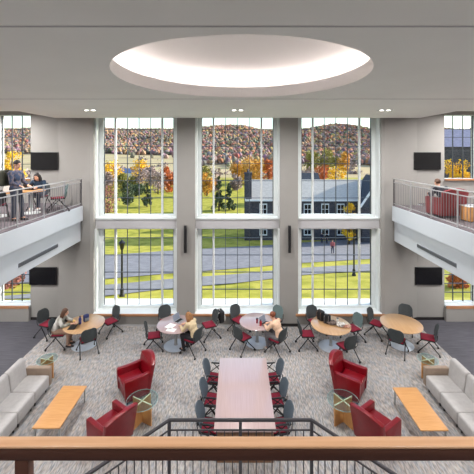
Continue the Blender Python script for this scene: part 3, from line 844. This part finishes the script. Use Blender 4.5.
def cup(x, y, lab, m, h=.11, z=TT):
    g = thing('cup', lab, 'cup', (x,y,z))
    b = B(); b.lathe([(0,0),(.028,0),(.038,h),(.034,h),(.026,.006),(0,.006)], n=16); b.build('cup_body', m, g)
    b = B(); b.lathe([(0,h),(.04,h),(.04,h+.01),(0,h+.014)], n=16); b.build('lid', M['black'], g)
RED = mat('red_plastic',(150,30,44),.4); BLU = mat('blue_plastic',(46,54,120),.4); 
bottle(-1.72,11.66,'tall black bottle behind the laptop on the papers table',M['black'],.24,.04)
cup(-1.62,11.3,'small red cup beside the laptop on the papers table',RED,.08)
yaw = face(1.30,10.86,*TABLES[2][:2])
laptop(.95,11.26, yaw, 'small open laptop on the middle round table', .35)
cup(.66,11.30,'dark red cup on the middle round table left of the laptop',RED,.15)
bottle(.77,11.12,'dark red bottle on the middle round table next to the laptop',RED,.2,.04)
# table 1
bottle(-5.28,11.23,'blue bottle standing on the leftmost round table',BLU,.27,.045,cap='black')
backpack((-5.16,11.42,TT), .8, 'small navy bag with grey flap on the leftmost round table', NV, mat('grey_flap',(120,124,130),.7), .55)
yaw = face(-5.98,11.22,*TABLES[0][:2])
laptop(-5.42,11.02, yaw, 'dark open laptop on the leftmost round table', .6, m='black')
def muffin(x,y,lab):
    b = B(); b.lathe([(0,0),(.028,0),(.036,.04),(.045,.06),(.03,.085),(0,.09)], n=16); tag(b.build('snack_bag', mat('yellow_snack',(214,176,96),.6)), lab, 'snack').location = (x,y,TT)
muffin(-5.52,11.32,'small yellow snack bag on the leftmost round table')
# table 4 clothes heap and bags
backpack((2.86,11.50,TT), 2.2, 'black bag standing on the left edge of the clothes-covered table', BK, cloth('brown_strap',(96,70,60)), .8)
backpack((3.02,11.28,TT), 2.6, 'second black bag leaning in front of the other on the clothes-covered table', BK, cloth('grey_strap',(120,110,110)), .72)
def heap(x, y, sx, sy, h, lab, m, name, seed):
    b = B(); t = bmesh.new(); bmesh.ops.create_icosphere(t, subdivisions=4, radius=1)
    for v in t.verts:
        c = v.co.copy(); n_ = noise.noise(c*2.2+Vector((seed,0,0)))*.35 + noise.noise(c*5+Vector((0,seed,0)))*.15
        k = 1+n_
        v.co = Vector((c.x*sx*k, c.y*sy*k, max(0, (c.z*.5+.5)**1.0*h*k)))
    b.add(t, smooth=True); o = b.build(name, m); o.location = (x,y,TT); return tag(o, lab, 'clothing')
heap(3.18,11.22,.18,.12,.11,'crumpled grey brown jacket on the clothes-covered table', cloth('grey_brown_jacket',(122,108,100),(88,76,72),9),'jacket',1)
heap(3.42,11.10,.14,.13,.10,'crumpled white and grey scarf on the clothes-covered table', cloth('white_scarf',(214,210,204),(150,140,134),10),'scarf',5)
heap(3.58,11.02,.15,.09,.07,'folded brown sweater at the right edge of the clothes-covered table', cloth('brown_sweater',(150,96,78),(196,160,140),9),'sweater',9)
cup(3.40,11.38,'white cup behind the clothes on the clothes-covered table',M['white'],.12)

# balcony furniture
def ped_table(x, y, lab, h=.74, r=.42):
    g = thing('pedestal_table', lab, 'table', (x,y,4.52), 0, 'pedestal tables on the left balcony')
    b = B(); b.lathe([(0,h-.03),(r,h-.03),(r,h),(0,h)], n=36); b.build('tabletop', M['mapledk'], g)
    b = B(); b.lathe([(0,.03),(.04,.03),(.04,h-.03),(0,h-.03)], n=16); b.build('column', M['casing'], g)
    b = B(); b.lathe([(0,0),(.28,0),(.28,.02),(0,.03)], n=30); b.build('base_plate', M['casing'], g)
ped_table(-6.68,10.85,'round wooden table with white pedestal in front of the seated person on the left balcony')
ped_table(-7.35,10.3,'round wooden table with white pedestal behind the standing person on the left balcony')
chair('teal',-6.02+.0,11.25,-6.55,10.92,'teal grey chair at the right of the left balcony table','chairs on the left balcony',4.52)
chair('dark',-6.87,11.66,-6.80,10.92,'dark chair holding the seated person on the left balcony','chairs on the left balcony',4.52)
chair('dark',-7.0,9.75,-7.35,10.3,'dark chair behind the rail in front of the rear left balcony table','chairs on the left balcony',4.52)
chair('dark',-8.0,10.6,-7.35,10.3,'dark chair farther back at the rear left balcony table','chairs on the left balcony',4.52)
laptop(-7.2,10.25,-PI/2,'open white laptop on the rear table of the left balcony',.3,4.52+.74,'white')
laptop(-6.78,11.0,PI,'small open laptop in front of the seated person on the left balcony',.3,4.52+.74,'black')
AC2 = make_armchair(M['leatherup'])
AC2.location = (6.38,10.3,4.52); AC2.rotation_euler = (0,0,.12); AC2['label'] = 'maroon armchair seen from behind on the right balcony'
g = thing('wooden_cube_table','pale wooden block table beside the armchair on the right balcony','side table',(6.72,9.62,4.52))
b = B(); b.box(-.2,.2,-.2,.2,.02,.42,.008); b.build('block', M['mapledk'], g)
b = B(); b.box(-.21,.21,-.21,.21,.42,.44,.004); b.build('tabletop', M['casing'], g)
b = B(); b.box(-.18,.18,-.18,.18,0,.02); b.build('plinth', M['black'], g)
o = paper(6.72,9.6,.3,'grey book lying on the wooden block table of the right balcony', z=4.96, w=.1, d=.14, h=.03, m=M['silver'], name='book'); o['category'] = 'book'

# ------------------------------------------------------------------ EXTERIOR
PROF = [(13.3,-.55),(16.5,-.85),(21.5,-2.8),(25,-3.35),(28,-3.7),(31,-4.3),(52,-8.1),(58,-8.7),(65,-9.5),(90,-10),(140,-10),(170,-8.8),(250,-6.9),(350,.2),(450,9),(620,34),(800,61),(900,60),(1200,30)]
def gz0(Y):
    if Y <= PROF[0][0]: return PROF[0][1]
    for (a,za),(c,zc) in zip(PROF,PROF[1:]):
        if Y <= c: return za+(zc-za)*(Y-a)/(c-a)
    return PROF[-1][1]
def gz(X, Y):
    z = gz0(Y)
    if Y > 300:
        k = min(1,(Y-300)/300)
        u = X/Y
        z += k*(7*noise.noise(Vector((u*5,Y*.004,3)))*2 + 8*math.exp(-((u+.03)/.10)**2) - 5*math.exp(-((u+.30)/.12)**2))*(Y/800)*1.2
        z += k*3*noise.noise(Vector((X*.02,Y*.02,0)))
    return z
def row_depth(y):
    best = None
    Y = 14.0
    while Y < 400:
        yy = HZ+(EYE-gz0(Y))*F/Y
        if yy <= y: return Y
        Y += .05
    return Y
def sheet(name, rows_far, rows_near, m, lift, label=None):
    """strip on the terrain between two polylines given as (X,Y)"""
    t = bmesh.new(); N = 60
    def interp(pl, u):
        x = pl[0][0]+(pl[-1][0]-pl[0][0])*u
        for (a,ya),(c,yc) in zip(pl,pl[1:]):
            if x <= c+1e-6: return x, ya+(yc-ya)*(x-a)/(c-a)
        return pl[-1]
    grid = []
    for i in range(N+1):
        u = i/N; f_, n_ = interp(rows_far,u), interp(rows_near,u)
        col = []
        for j in range(13):
            k = j/12; X = f_[0]+(n_[0]-f_[0])*k; Y = f_[1]+(n_[1]-f_[1])*k
            col.append(t.verts.new((X,Y,gz0(Y)+lift)))
        grid.append(col)
    for i in range(N):
        for j in range(12): t.faces.new((grid[i][j],grid[i+1][j],grid[i+1][j+1],grid[i][j+1]))
    bmesh.ops.recalc_face_normals(t, faces=t.faces)
    b = B(); b.add(t); o = b.build(name, m); o['kind'] = 'structure'
    if label: o['label'] = label
def W(pl):
    out = []
    for x,y in pl:
        Y = row_depth(y); out.append(((x-CX)*Y/F, Y))
    return out
# terrain
Ys = []
Y = 13.3
while Y < 1200: Ys.append(Y); Y += max(.5, Y*.035)
Ys.append(1200)
for (a,_) in PROF: Ys.append(a)
Ys = sorted(set(Ys))
t = bmesh.new(); grid = []
for Y in Ys:
    row = []
    for i in range(101):
        u = -1.25+2.5*i/100; X = u*(Y+12); row.append(t.verts.new((X,Y,gz(X,Y))))
    grid.append(row)
for a,c in zip(grid,grid[1:]):
    for i in range(100): t.faces.new((a[i],a[i+1],c[i+1],c[i]))
b = B(); b.add(t, smooth=True)
def terrain_mat():
    m, nt, bs = new_mat('lawn_meadow_and_hills'); bs.inputs['Roughness'].default_value = .95; bs.inputs['Specular IOR Level'].default_value = .1
    g = nt.nodes.new('ShaderNodeNewGeometry'); sx = nt.nodes.new('ShaderNodeSeparateXYZ'); nt.links.new(g.outputs['Position'], sx.inputs[0])
    def noise_(s, d=6, v=(1,1,1)):
        mp = nt.nodes.new('ShaderNodeMapping'); mp.inputs['Scale'].default_value = v
        n_ = nt.nodes.new('ShaderNodeTexNoise'); n_.inputs['Scale'].default_value = s; n_.inputs['Detail'].default_value = d
        nt.links.new(g.outputs['Position'], mp.inputs[0]); nt.links.new(mp.outputs[0], n_.inputs[0]); return n_
    def ramp(n_, cols):
        r = nt.nodes.new('ShaderNodeValToRGB'); el = r.color_ramp.elements
        while len(el) < len(cols): el.new(.5)
        for i,(p,c) in enumerate(cols): el[i].position = p; el[i].color = lin(c)
        nt.links.new(n_.outputs['Fac'], r.inputs['Fac']); return r
    grass = ramp(noise_(.5,8,(1,1,1)), [(.3,(130,132,50)),(.45,(160,156,64)),(.58,(184,174,80)),(.72,(152,148,66))])
    mead = ramp(noise_(.03,6,(1,2,1)), [(.3,(176,156,120)),(.5,(196,176,138)),(.7,(178,170,116))])
    hill = ramp(noise_(.04,8), [(.3,(74,66,60)),(.5,(120,92,74)),(.7,(92,92,72))])
    def step(a, c):
        mr = nt.nodes.new('ShaderNodeMapRange'); mr.inputs['From Min'].default_value = a; mr.inputs['From Max'].default_value = c
        nt.links.new(sx.outputs['Y'], mr.inputs['Value']); return mr
    m1 = nt.nodes.new('ShaderNodeMix'); m1.data_type = 'RGBA'; nt.links.new(step(185,200).outputs[0], m1.inputs[0])
    nt.links.new(grass.outputs[0], m1.inputs[6]); nt.links.new(mead.outputs[0], m1.inputs[7])
    m2 = nt.nodes.new('ShaderNodeMix'); m2.data_type = 'RGBA'; nt.links.new(step(385,400).outputs[0], m2.inputs[0])
    nt.links.new(m1.outputs[2], m2.inputs[6]); nt.links.new(hill.outputs[0], m2.inputs[7])
    nt.links.new(m2.outputs[2], bs.inputs['Base Color'])
    return m
ter = b.build('ground', terrain_mat()); ter['kind'] = 'structure'; ter['label'] = 'green lawn, meadow and hillside outside'
sheet('road', W([(-160,262),(100,256),(170,251),(238,247),(300,243),(375,238),(620,232)]), W([(-160,290),(100,280),(170,274),(238,269),(300,263.5),(375,259),(620,250)]), M['asphalt'], .05)
sheet('footpath', W([(-160,300),(100,286),(170,279.5),(238,274.5),(300,268.5),(375,264),(620,254)]), W([(-160,322),(100,297),(170,289),(238,283.5),(300,276),(375,271),(620,260)]), M['pathgrey'], .05)
def gp(x, y, dY=0):
    Y = row_depth(y); return Vector(((x-CX)*Y/F, Y, gz0(Y)))

# trees
def crown_mesh(kind, h, w, n, seed, leaf=.4, trunk_frac=.22, shape='round'):
    rnd = random.Random(seed); t = bmesh.new()
    clumps = []
    for k in range(26 if shape != 'cone' else 34):
        if shape == 'cone':
            z = trunk_frac+(1-trunk_frac)*rnd.random()**1.2; rr = (1-z)*.95+.08; a = rnd.random()*2*PI; q = rr*math.sqrt(rnd.random())
            clumps.append((Vector((q*w/2*math.cos(a), q*w/2*math.sin(a), z*h)), .14*w*(1.3-z)))
        else:
            z = trunk_frac+(1-trunk_frac)*rnd.random(); v = (z-trunk_frac)/(1-trunk_frac)*2-1; rr = math.sqrt(max(.05,1-v*v*.85)); a = rnd.random()*2*PI; q = rr*rnd.random()**.4*.8
            clumps.append((Vector((q*w/2*math.cos(a), q*w/2*math.sin(a), z*h*.9)), w*rnd.uniform(.16,.26)))
    for k in range(n):
        c, r = rnd.choice(clumps)
        p = c + Vector([rnd.gauss(0,1) for _ in range(3)]).normalized()*r*rnd.random()**.35
        nrm = Vector([rnd.gauss(0,1) for _ in range(3)]).normalized(); u = nrm.orthogonal().normalized(); v = nrm.cross(u)
        s = leaf*rnd.uniform(.5,1.1)
        t.faces.new([t.verts.new(p+u*s*.5), t.verts.new(p+v*s*.35), t.verts.new(p-u*s*.5), t.verts.new(p-v*s*.35)])
    me = bpy.data.meshes.new('crown'); t.to_mesh(me); t.free(); me.materials.append(LEAF[kind])
    tb = B(); tb.tube([(0,0,-.6),(.02*h*.3,0,h*.3),(0,.01*h,h*.7)], [h*.028,h*.02,h*.008], 8)
    for k in range(9):
        c, r = clumps[k*2]; z0 = h*(trunk_frac*.8+.35*rnd.random()); tb.tube([(0,0,min(z0,c.z*.8)), tuple(c.lerp(Vector((0,0,c.z)),.4)), tuple(c)], [h*.011,h*.007,h*.003], 5)
    tm = bpy.data.meshes.new('trunk'); tb.bm.to_mesh(tm); tb.bm.free(); tm.materials.append(M['bark'])
    for p_ in tm.polygons: p_.use_smooth = True
    return me, tm
TV = {}
def tree(kind, x, y, top, wpx, label, shape='round', dens=1500, group='autumn trees outside', leaf=None, depth=None):
    """foot at pixel row y on the terrain (or at depth), real height from its distance"""
    if depth: Y = depth; p = Vector(((x-CX)*Y/F, Y, gz((x-CX)*Y/F, Y)))
    else: p = gp(x,y)
    Y = p.y; h = (EYE-(top-HZ)*Y/F) - p.z; w = wpx*Y/F
    me, tm = crown_mesh(kind, h, w, dens, hash((kind,int(x),int(y))) & 9999 if 0 else int(x*7+y*13), leaf or max(.25, Y*.0062), .12 if shape!='cone' else .1, shape)
    g = thing('tree', label, 'tree', tuple(p), 0, group)
    for nm, d in (('crown',me),('trunk',tm)):
        o = bpy.data.objects.new(nm, d); COL.objects.link(o); o.parent = g
tree('yellow',112,186,161,22,'bright yellow tree in the left upper window, the left one of two')
tree('yellow',140,183,160,20,'yellow tree in the left upper window, the right one of two')
tree('maroon',108,213,187,24,'small maroon-leaved tree at the bottom left of the left upper window',dens=900)
tree('evergreen',128,206,180,14,'dark green tree just right of the maroon tree in the left window')
tree('evergreen',147,207,184,13,'narrow dark green tree on the lawn in the left window','cone')
tree('mauve',142,190,168,20,'pale mauve bare tree below the yellow trees in the left window',dens=700)
tree('mauve',158,194,168,18,'greyish bare tree right of centre in the left window',dens=700)
tree('orange',170,192,172,14,'orange brown tree at the right edge of the left upper window')
tree('olive',123,192,174,14,'pale olive shrub-like tree under the left yellow tree')
tree('evergreen',219,211,177,16,'dark spreading evergreen on the lawn in the middle window, left one','cone',2200)
tree('evergreen',229,210,183,14,'dark evergreen on the lawn in the middle window, right one','cone',1600)
for k_,x_,y_,t_,w_,d_ in (('mauve',106,189,172,16,'bare mauve tree left of the dark evergreen in the left window'),('olive',134,190,175,13,'olive green tree between the evergreens and the yellow trees in the left window'),
    ('mauve',150,186,166,15,'bare mauve tree behind the narrow evergreen in the left window'),('gold',163,189,174,12,'tan golden tree in the right part of the left window'),
    ('evergreen',137,196,184,16,'low dark green bush on the lawn in the left window'),('orange',166,184,167,12,'small rust tree far back in the right part of the left window'),
    ('mauve',213,192,178,14,'bare mauve tree left of the dark evergreens in the middle window'),('mauve',236,190,174,12,'bare mauve tree between evergreen and chimney in the middle window')):
    tree(k_,x_,y_,t_,w_,d_)
tree('gold',207,196,172,16,'golden brown bush tree at the left edge of the middle window')
tree('olive',205,182,166,14,'olive tree behind the golden bush in the middle window',dens=900)
tree('gold',252,184,160,28,'large golden tree behind the chimney in the middle window',dens=2600)
tree('gold',238,180,162,16,'golden tree left of the chimney in the middle window')
tree('orange',268,184,158,14,'rust orange tree at the right edge of the middle window')
tree('orange',322,183,164,20,'orange tree above the roof ridge in the right window',depth=130)
tree('yellow',338,183,165,22,'bright yellow tree above the roof ridge in the right window',depth=125)
tree('olive',312,170,150,16,'olive tree higher up in the right window, left one',depth=240)
tree('olive',328,170,149,18,'olive tree higher up in the right window, middle one',depth=240)
tree('gold',344,170,152,14,'golden tree higher up in the right window, right one',depth=240)
tree('yellow',349,218,200,14,'small yellow tree standing against the stone building',depth=53.5)
tree('yellow',14,190,147,20,'yellow tree seen through the left balcony window',depth=110,dens=2600)
tree('maroon',9,303,270,26,'small red tree seen through the lower left side window',depth=24,dens=1100)
tree('yellow',457,190,147,26,'yellow tree seen through the right balcony window',depth=60,dens=5000)
tree('orange',460,303,271,26,'small orange red tree seen through the lower right side window',depth=24,dens=1400)

# forest stuff on the hills (countless crowns)
def forest():
    rnd = random.Random(3); verts=[]; faces=[]; cols=[]
    t = bmesh.new(); bmesh.ops.create_icosphere(t, subdivisions=1, radius=1)
    bv = [v.co.copy() for v in t.verts]; bf = [[v.index for v in f.verts] for f in t.faces]; t.free()
    pal = [(178,116,70),(198,138,86),(150,112,96),(138,118,116),(120,106,110),(86,92,66),(66,80,62),(172,96,62),(186,156,92),(150,130,110),(116,84,66),(206,150,100)]
    for k in range(17000):
        u = rnd.uniform(-.82,.82); Y0_ = 350 if u < -.12 else (262 if u < .1 else 235); Y = Y0_+(rnd.random()**.75)*(875-Y0_); X = u*Y
        if Y < Y0_+45 and noise.noise(Vector((X*.01,Y*.01,9))) > -.05: continue
        r = rnd.uniform(1.6,3.3); zz = gz(X,Y)
        nn = noise.noise(Vector((X*.012,Y*.02,5)))*.5+.5
        base = pal[int(min(.999,max(0,nn*1.2-.1+rnd.gauss(0,.22)))*len(pal))]
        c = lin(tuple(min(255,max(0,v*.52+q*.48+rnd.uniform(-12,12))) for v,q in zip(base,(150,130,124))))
        o_ = len(verts); sd = rnd.random()*50
        for v in bv:
            q = 1+.6*noise.noise(v*1.8+Vector((sd,0,0)))
            verts.append((X+v.x*r*q, Y+v.y*r*q, zz+r*.9+v.z*r*1.15*q))
        for f in bf: faces.append([i+o_ for i in f]); cols.append(c)
    me = bpy.data.meshes.new('forest'); me.from_pydata(verts,[],faces)
    at = me.color_attributes.new('leafcolour','FLOAT_COLOR','CORNER')
    flat = []
    for f,c in zip(faces,cols): flat += list(c)*3
    at.data.foreach_set('color', flat)
    m, nt, bs = new_mat('forest_canopy'); bs.inputs['Roughness'].default_value = .95; bs.inputs['Specular IOR Level'].default_value = .05
    a = nt.nodes.new('ShaderNodeVertexColor'); a.layer_name = 'leafcolour'; nt.links.new(a.outputs[0], bs.inputs['Base Color'])
    me.materials.append(m)
    o = bpy.data.objects.new('forest', me); COL.objects.link(o); tag(o, 'countless autumn trees covering the far hills', 'forest', kind='stuff')
forest()
# hedgerow clumps on valley floor
def shrubs():
    rnd = random.Random(11)
    t = bmesh.new()
    for k in range(60):
        Y = rnd.uniform(175,335); u = rnd.uniform(-.8,.8); X = u*Y
        if k%3==0: Y = rnd.uniform(200,215); X = u*Y
        for j in range(50):
            p = Vector((X+rnd.gauss(0,3.2),Y+rnd.gauss(0,1.5),gz(X,Y)+abs(rnd.gauss(0,1.8))))
            nrm = Vector([rnd.gauss(0,1) for _ in range(3)]).normalized(); uu = nrm.orthogonal().normalized(); v = nrm.cross(uu); s = rnd.uniform(.7,1.3)
            t.faces.new([t.verts.new(p+uu*s), t.verts.new(p+v*s*.7), t.verts.new(p-uu*s), t.verts.new(p-v*s*.7)])
    b = B(); b.add(t); tag(b.build('hedgerow_shrubs', LEAF['mauve']), 'scattered mauve shrubs across the meadow', 'shrubs', kind='stuff')
shrubs()

# stone building
g = thing('stone_building', 'long dark stone building with a grey shingle roof in the right upper window', 'building', (0,57.5,-8.95)); g.scale = (.885,.885,1.03)
b = B(); b.box(1.9,30,0,9,0,7.2); b.build('wall', M['stone'], g)
b = B(); b.prism([(-.5,7.1),(4.5,10.1),(9.5,7.1),(9.5,6.9),(-.5,6.9)],'x',1.6,30.3); rf = b.build('roof', M['slate'], g)
b = B(); b.box(1.5,30.3,-.58,-.5,6.85,7.1); b.prism([(-.55,6.9),(4.5,9.95),(4.5,10.15),(-.55,7.12)],'x',1.45,1.6); b.build('eave_trim', M['snowtrim'], g)
b = B(); b.box(1.35,2.75,-.3,1.1,0,11.6,.03); ch = b.build('chimney', M['stone'], g)
b = B(); b.box(1.25,2.85,-.4,1.2,11.3,11.5); b.lathe([(0,11.5),(.22,11.5),(.18,12.1),(0,12.1)], (2.05,.4,0), 12); b.build('chimney_cap', M['roofdark'], ch)
b = B(); b.prism([(22.8,6.2),(26.6,11.0),(30.4,6.2)],'y',-3.2,4.5); b.build('gable_roof', M['roofdark'], g)
b = B(); b.prism([(22.4,6.2),(26.6,11.5),(30.8,6.2),(30.4,6.2),(26.6,10.95),(22.8,6.2)],'y',-3.3,-3.1); b.build('gable_trim', M['snowtrim'], g)
b = B(); b.box(23.1,30.0,-3.0,0,0,6.3); b.build('gable_wall', M['stone'], g)
for x in (5.0,9.3,13.6,17.0,20.0):
    for z in (4.6,1.2):
        b = B(); b.box(x-.75,x+.75,-.08,.02,z-.1,z+1.8); f_ = b.build('window', M['snowtrim'], g)
        b = B()
        for dx in (-.33,.33):
            for dz in (.12,.92): b.box(x+dx-.28,x+dx+.28,-.1,-.075,z+dz,z+dz+.7)
        b.build('window_glass', M['screen'], f_)
for z in (4.3,1.0):
    b = B(); b.box(25.8,27.4,-3.08,-3.0,z,z+1.9); f_ = b.build('window', M['snowtrim'], g)
    b = B(); b.box(26.0,27.2,-3.1,-3.075,z+.15,z+1.75); b.build('window_glass', M['screen'], f_)
g = thing('farmhouse', 'dark-roofed house beyond the stone building in the right window', 'building', (26,104,-10))
b = B(); b.box(-6,-.5,0,8,0,6.6); b.build('wall', M['stone'], g)
b = B(); b.prism([(-.5,6.4),(4,9.8),(8.5,6.4)],'x',-6.5,0); b.build('roof', M['roofdark'], g)
g = thing('blue_barn', 'small blue-roofed house at the left edge of the left upper window', 'building', (-60,182,-8.9))
b = B(); b.box(-7,5,0,7,0,4); b.build('wall', M['snowtrim'], g)
b = B(); b.prism([(-.5,3.8),(3.5,6.4),(7.5,3.8)],'x',-7.5,5.5); b.build('roof', mat('blue_roof',(92,112,150),.7), g)
g = thing('grey_roofed_house', 'grey-roofed building in the right balcony window', 'building', (50,78,-9.6))
b = B(); b.box(-6,10,0,8,0,17.4); b.build('wall', M['stone'], g)
b = B(); b.prism([(-.5,17.3),(4,21.6),(8.5,17.3)],'x',-6.5,10.5); b.build('roof', mat('lilac_roof',(150,146,168),.8,var=.08,scale=2), g)

# lamp posts
def lamp(x, y, h, lab):
    p = gp(x,y); g = thing('street_lamp', lab, 'lamp post', tuple(p), 0, 'black lamp posts outside')
    b = B(); b.lathe([(0,-.3),(.17,-.3),(.17,.12),(.12,.2),(.12,.5),(.07,.6),(.055,h-.55),(.09,h-.5),(0,h-.5)], n=14); b.build('post', M['legblk'], g)
    b = B(); b.lathe([(0,h-.5),(.10,h-.5),(.2,h-.1),(.22,h-.08),(.04,h+.08),(.02,h+.16),(0,h+.16)], n=8, smooth=False); b.build('lantern', M['black'], g)
    b = B(); b.lathe([(.1,h-.46),(.195,h-.12)], n=8, smooth=False); b.build('lantern_glass', M['white'], g)
lamp(122,297,3.55,'black lamp post with lantern on the lawn in the lower left window')
lamp(354,276,4.1,'black lamp post on the lawn in the lower right window')
# pedestrians
for (x,y,r_,lab,tc_,bc,hr) in ((322,243.5,2.6,'person in dark clothes walking on the far road, left one of the pair',(40,40,60),(50,54,70),HD),
                          (327,244,2.4,'person in black walking on the far road, right one of the pair',(34,34,40),(44,46,60),HD),
                          (332.5,254,3.0,'person in a pink red top walking alone on the road',(176,96,96),(70,66,84),HB)):
    p = gp(x,y)
    if y < 250: p.z += .06
    else: p.z += .06
    person(tuple(p), r_, 'stand', lab, cloth('c%d' % int(x),tc_), cloth('d%d' % int(x),bc), hr, vs=.012)

# ------------------------------------------------------------------ WORLD, SUN, CAMERA
w = bpy.data.worlds.new('sky'); sc.world = w; w.use_nodes = True; nt = w.node_tree
bg = nt.nodes['Background']
sky = nt.nodes.new('ShaderNodeTexSky'); sky.sky_type = 'NISHITA'; sky.sun_disc = False
sky.sun_elevation = math.radians(34); sky.sun_rotation = math.radians(84); sky.air_density = 1.2; sky.dust_density = .7; sky.altitude = 300
nt.links.new(sky.outputs[0], bg.inputs[0]); bg.inputs[1].default_value = .26
l = bpy.data.lights.new('sun','SUN'); l.energy = 9.0; l.angle = .009; l.color = (1,.93,.82)
so = bpy.data.objects.new('sun', l); COL.objects.link(so)
az = math.radians(14); el = math.radians(18)
d = Vector((math.cos(el)*math.cos(az), math.cos(el)*math.sin(az), math.sin(el)))   # direction toward the sun
so.rotation_euler = d.to_track_quat('Z','Y').to_euler()

# light portals at the window openings
for a,c in opens:
    for z0,z1 in ((.5,3.6),(4.0,8.0)):
        l = bpy.data.lights.new('portal','AREA'); l.shape = 'RECTANGLE'; l.size = c-a; l.size_y = z1-z0; l.cycles.is_portal = True
        o = bpy.data.objects.new('portal', l); COL.objects.link(o); o.location = ((a+c)/2, 13.7, (z0+z1)/2); o.rotation_euler = (-PI/2,0,0)

cam = bpy.data.cameras.new('camera'); co = bpy.data.objects.new('camera', cam); COL.objects.link(co)
co.location = (0,0,EYE); co.rotation_euler = (PI/2,0,0)
cam.sensor_width = 36; cam.lens = F/474*36; cam.shift_y = -(237-HZ)/474; cam.shift_x = -.001
cam.clip_start = .05; cam.clip_end = 3000
sc.camera = co
sc.view_settings.view_transform = 'Standard'; sc.view_settings.look = 'None'; sc.view_settings.gamma = 1
sc.view_settings.exposure = 0.26
sc.view_settings.use_curve_mapping = False
sc.cycles.use_denoising = True
sc.cycles.max_bounces = 8; sc.cycles.diffuse_bounces = 5; sc.cycles.transparent_max_bounces = 16
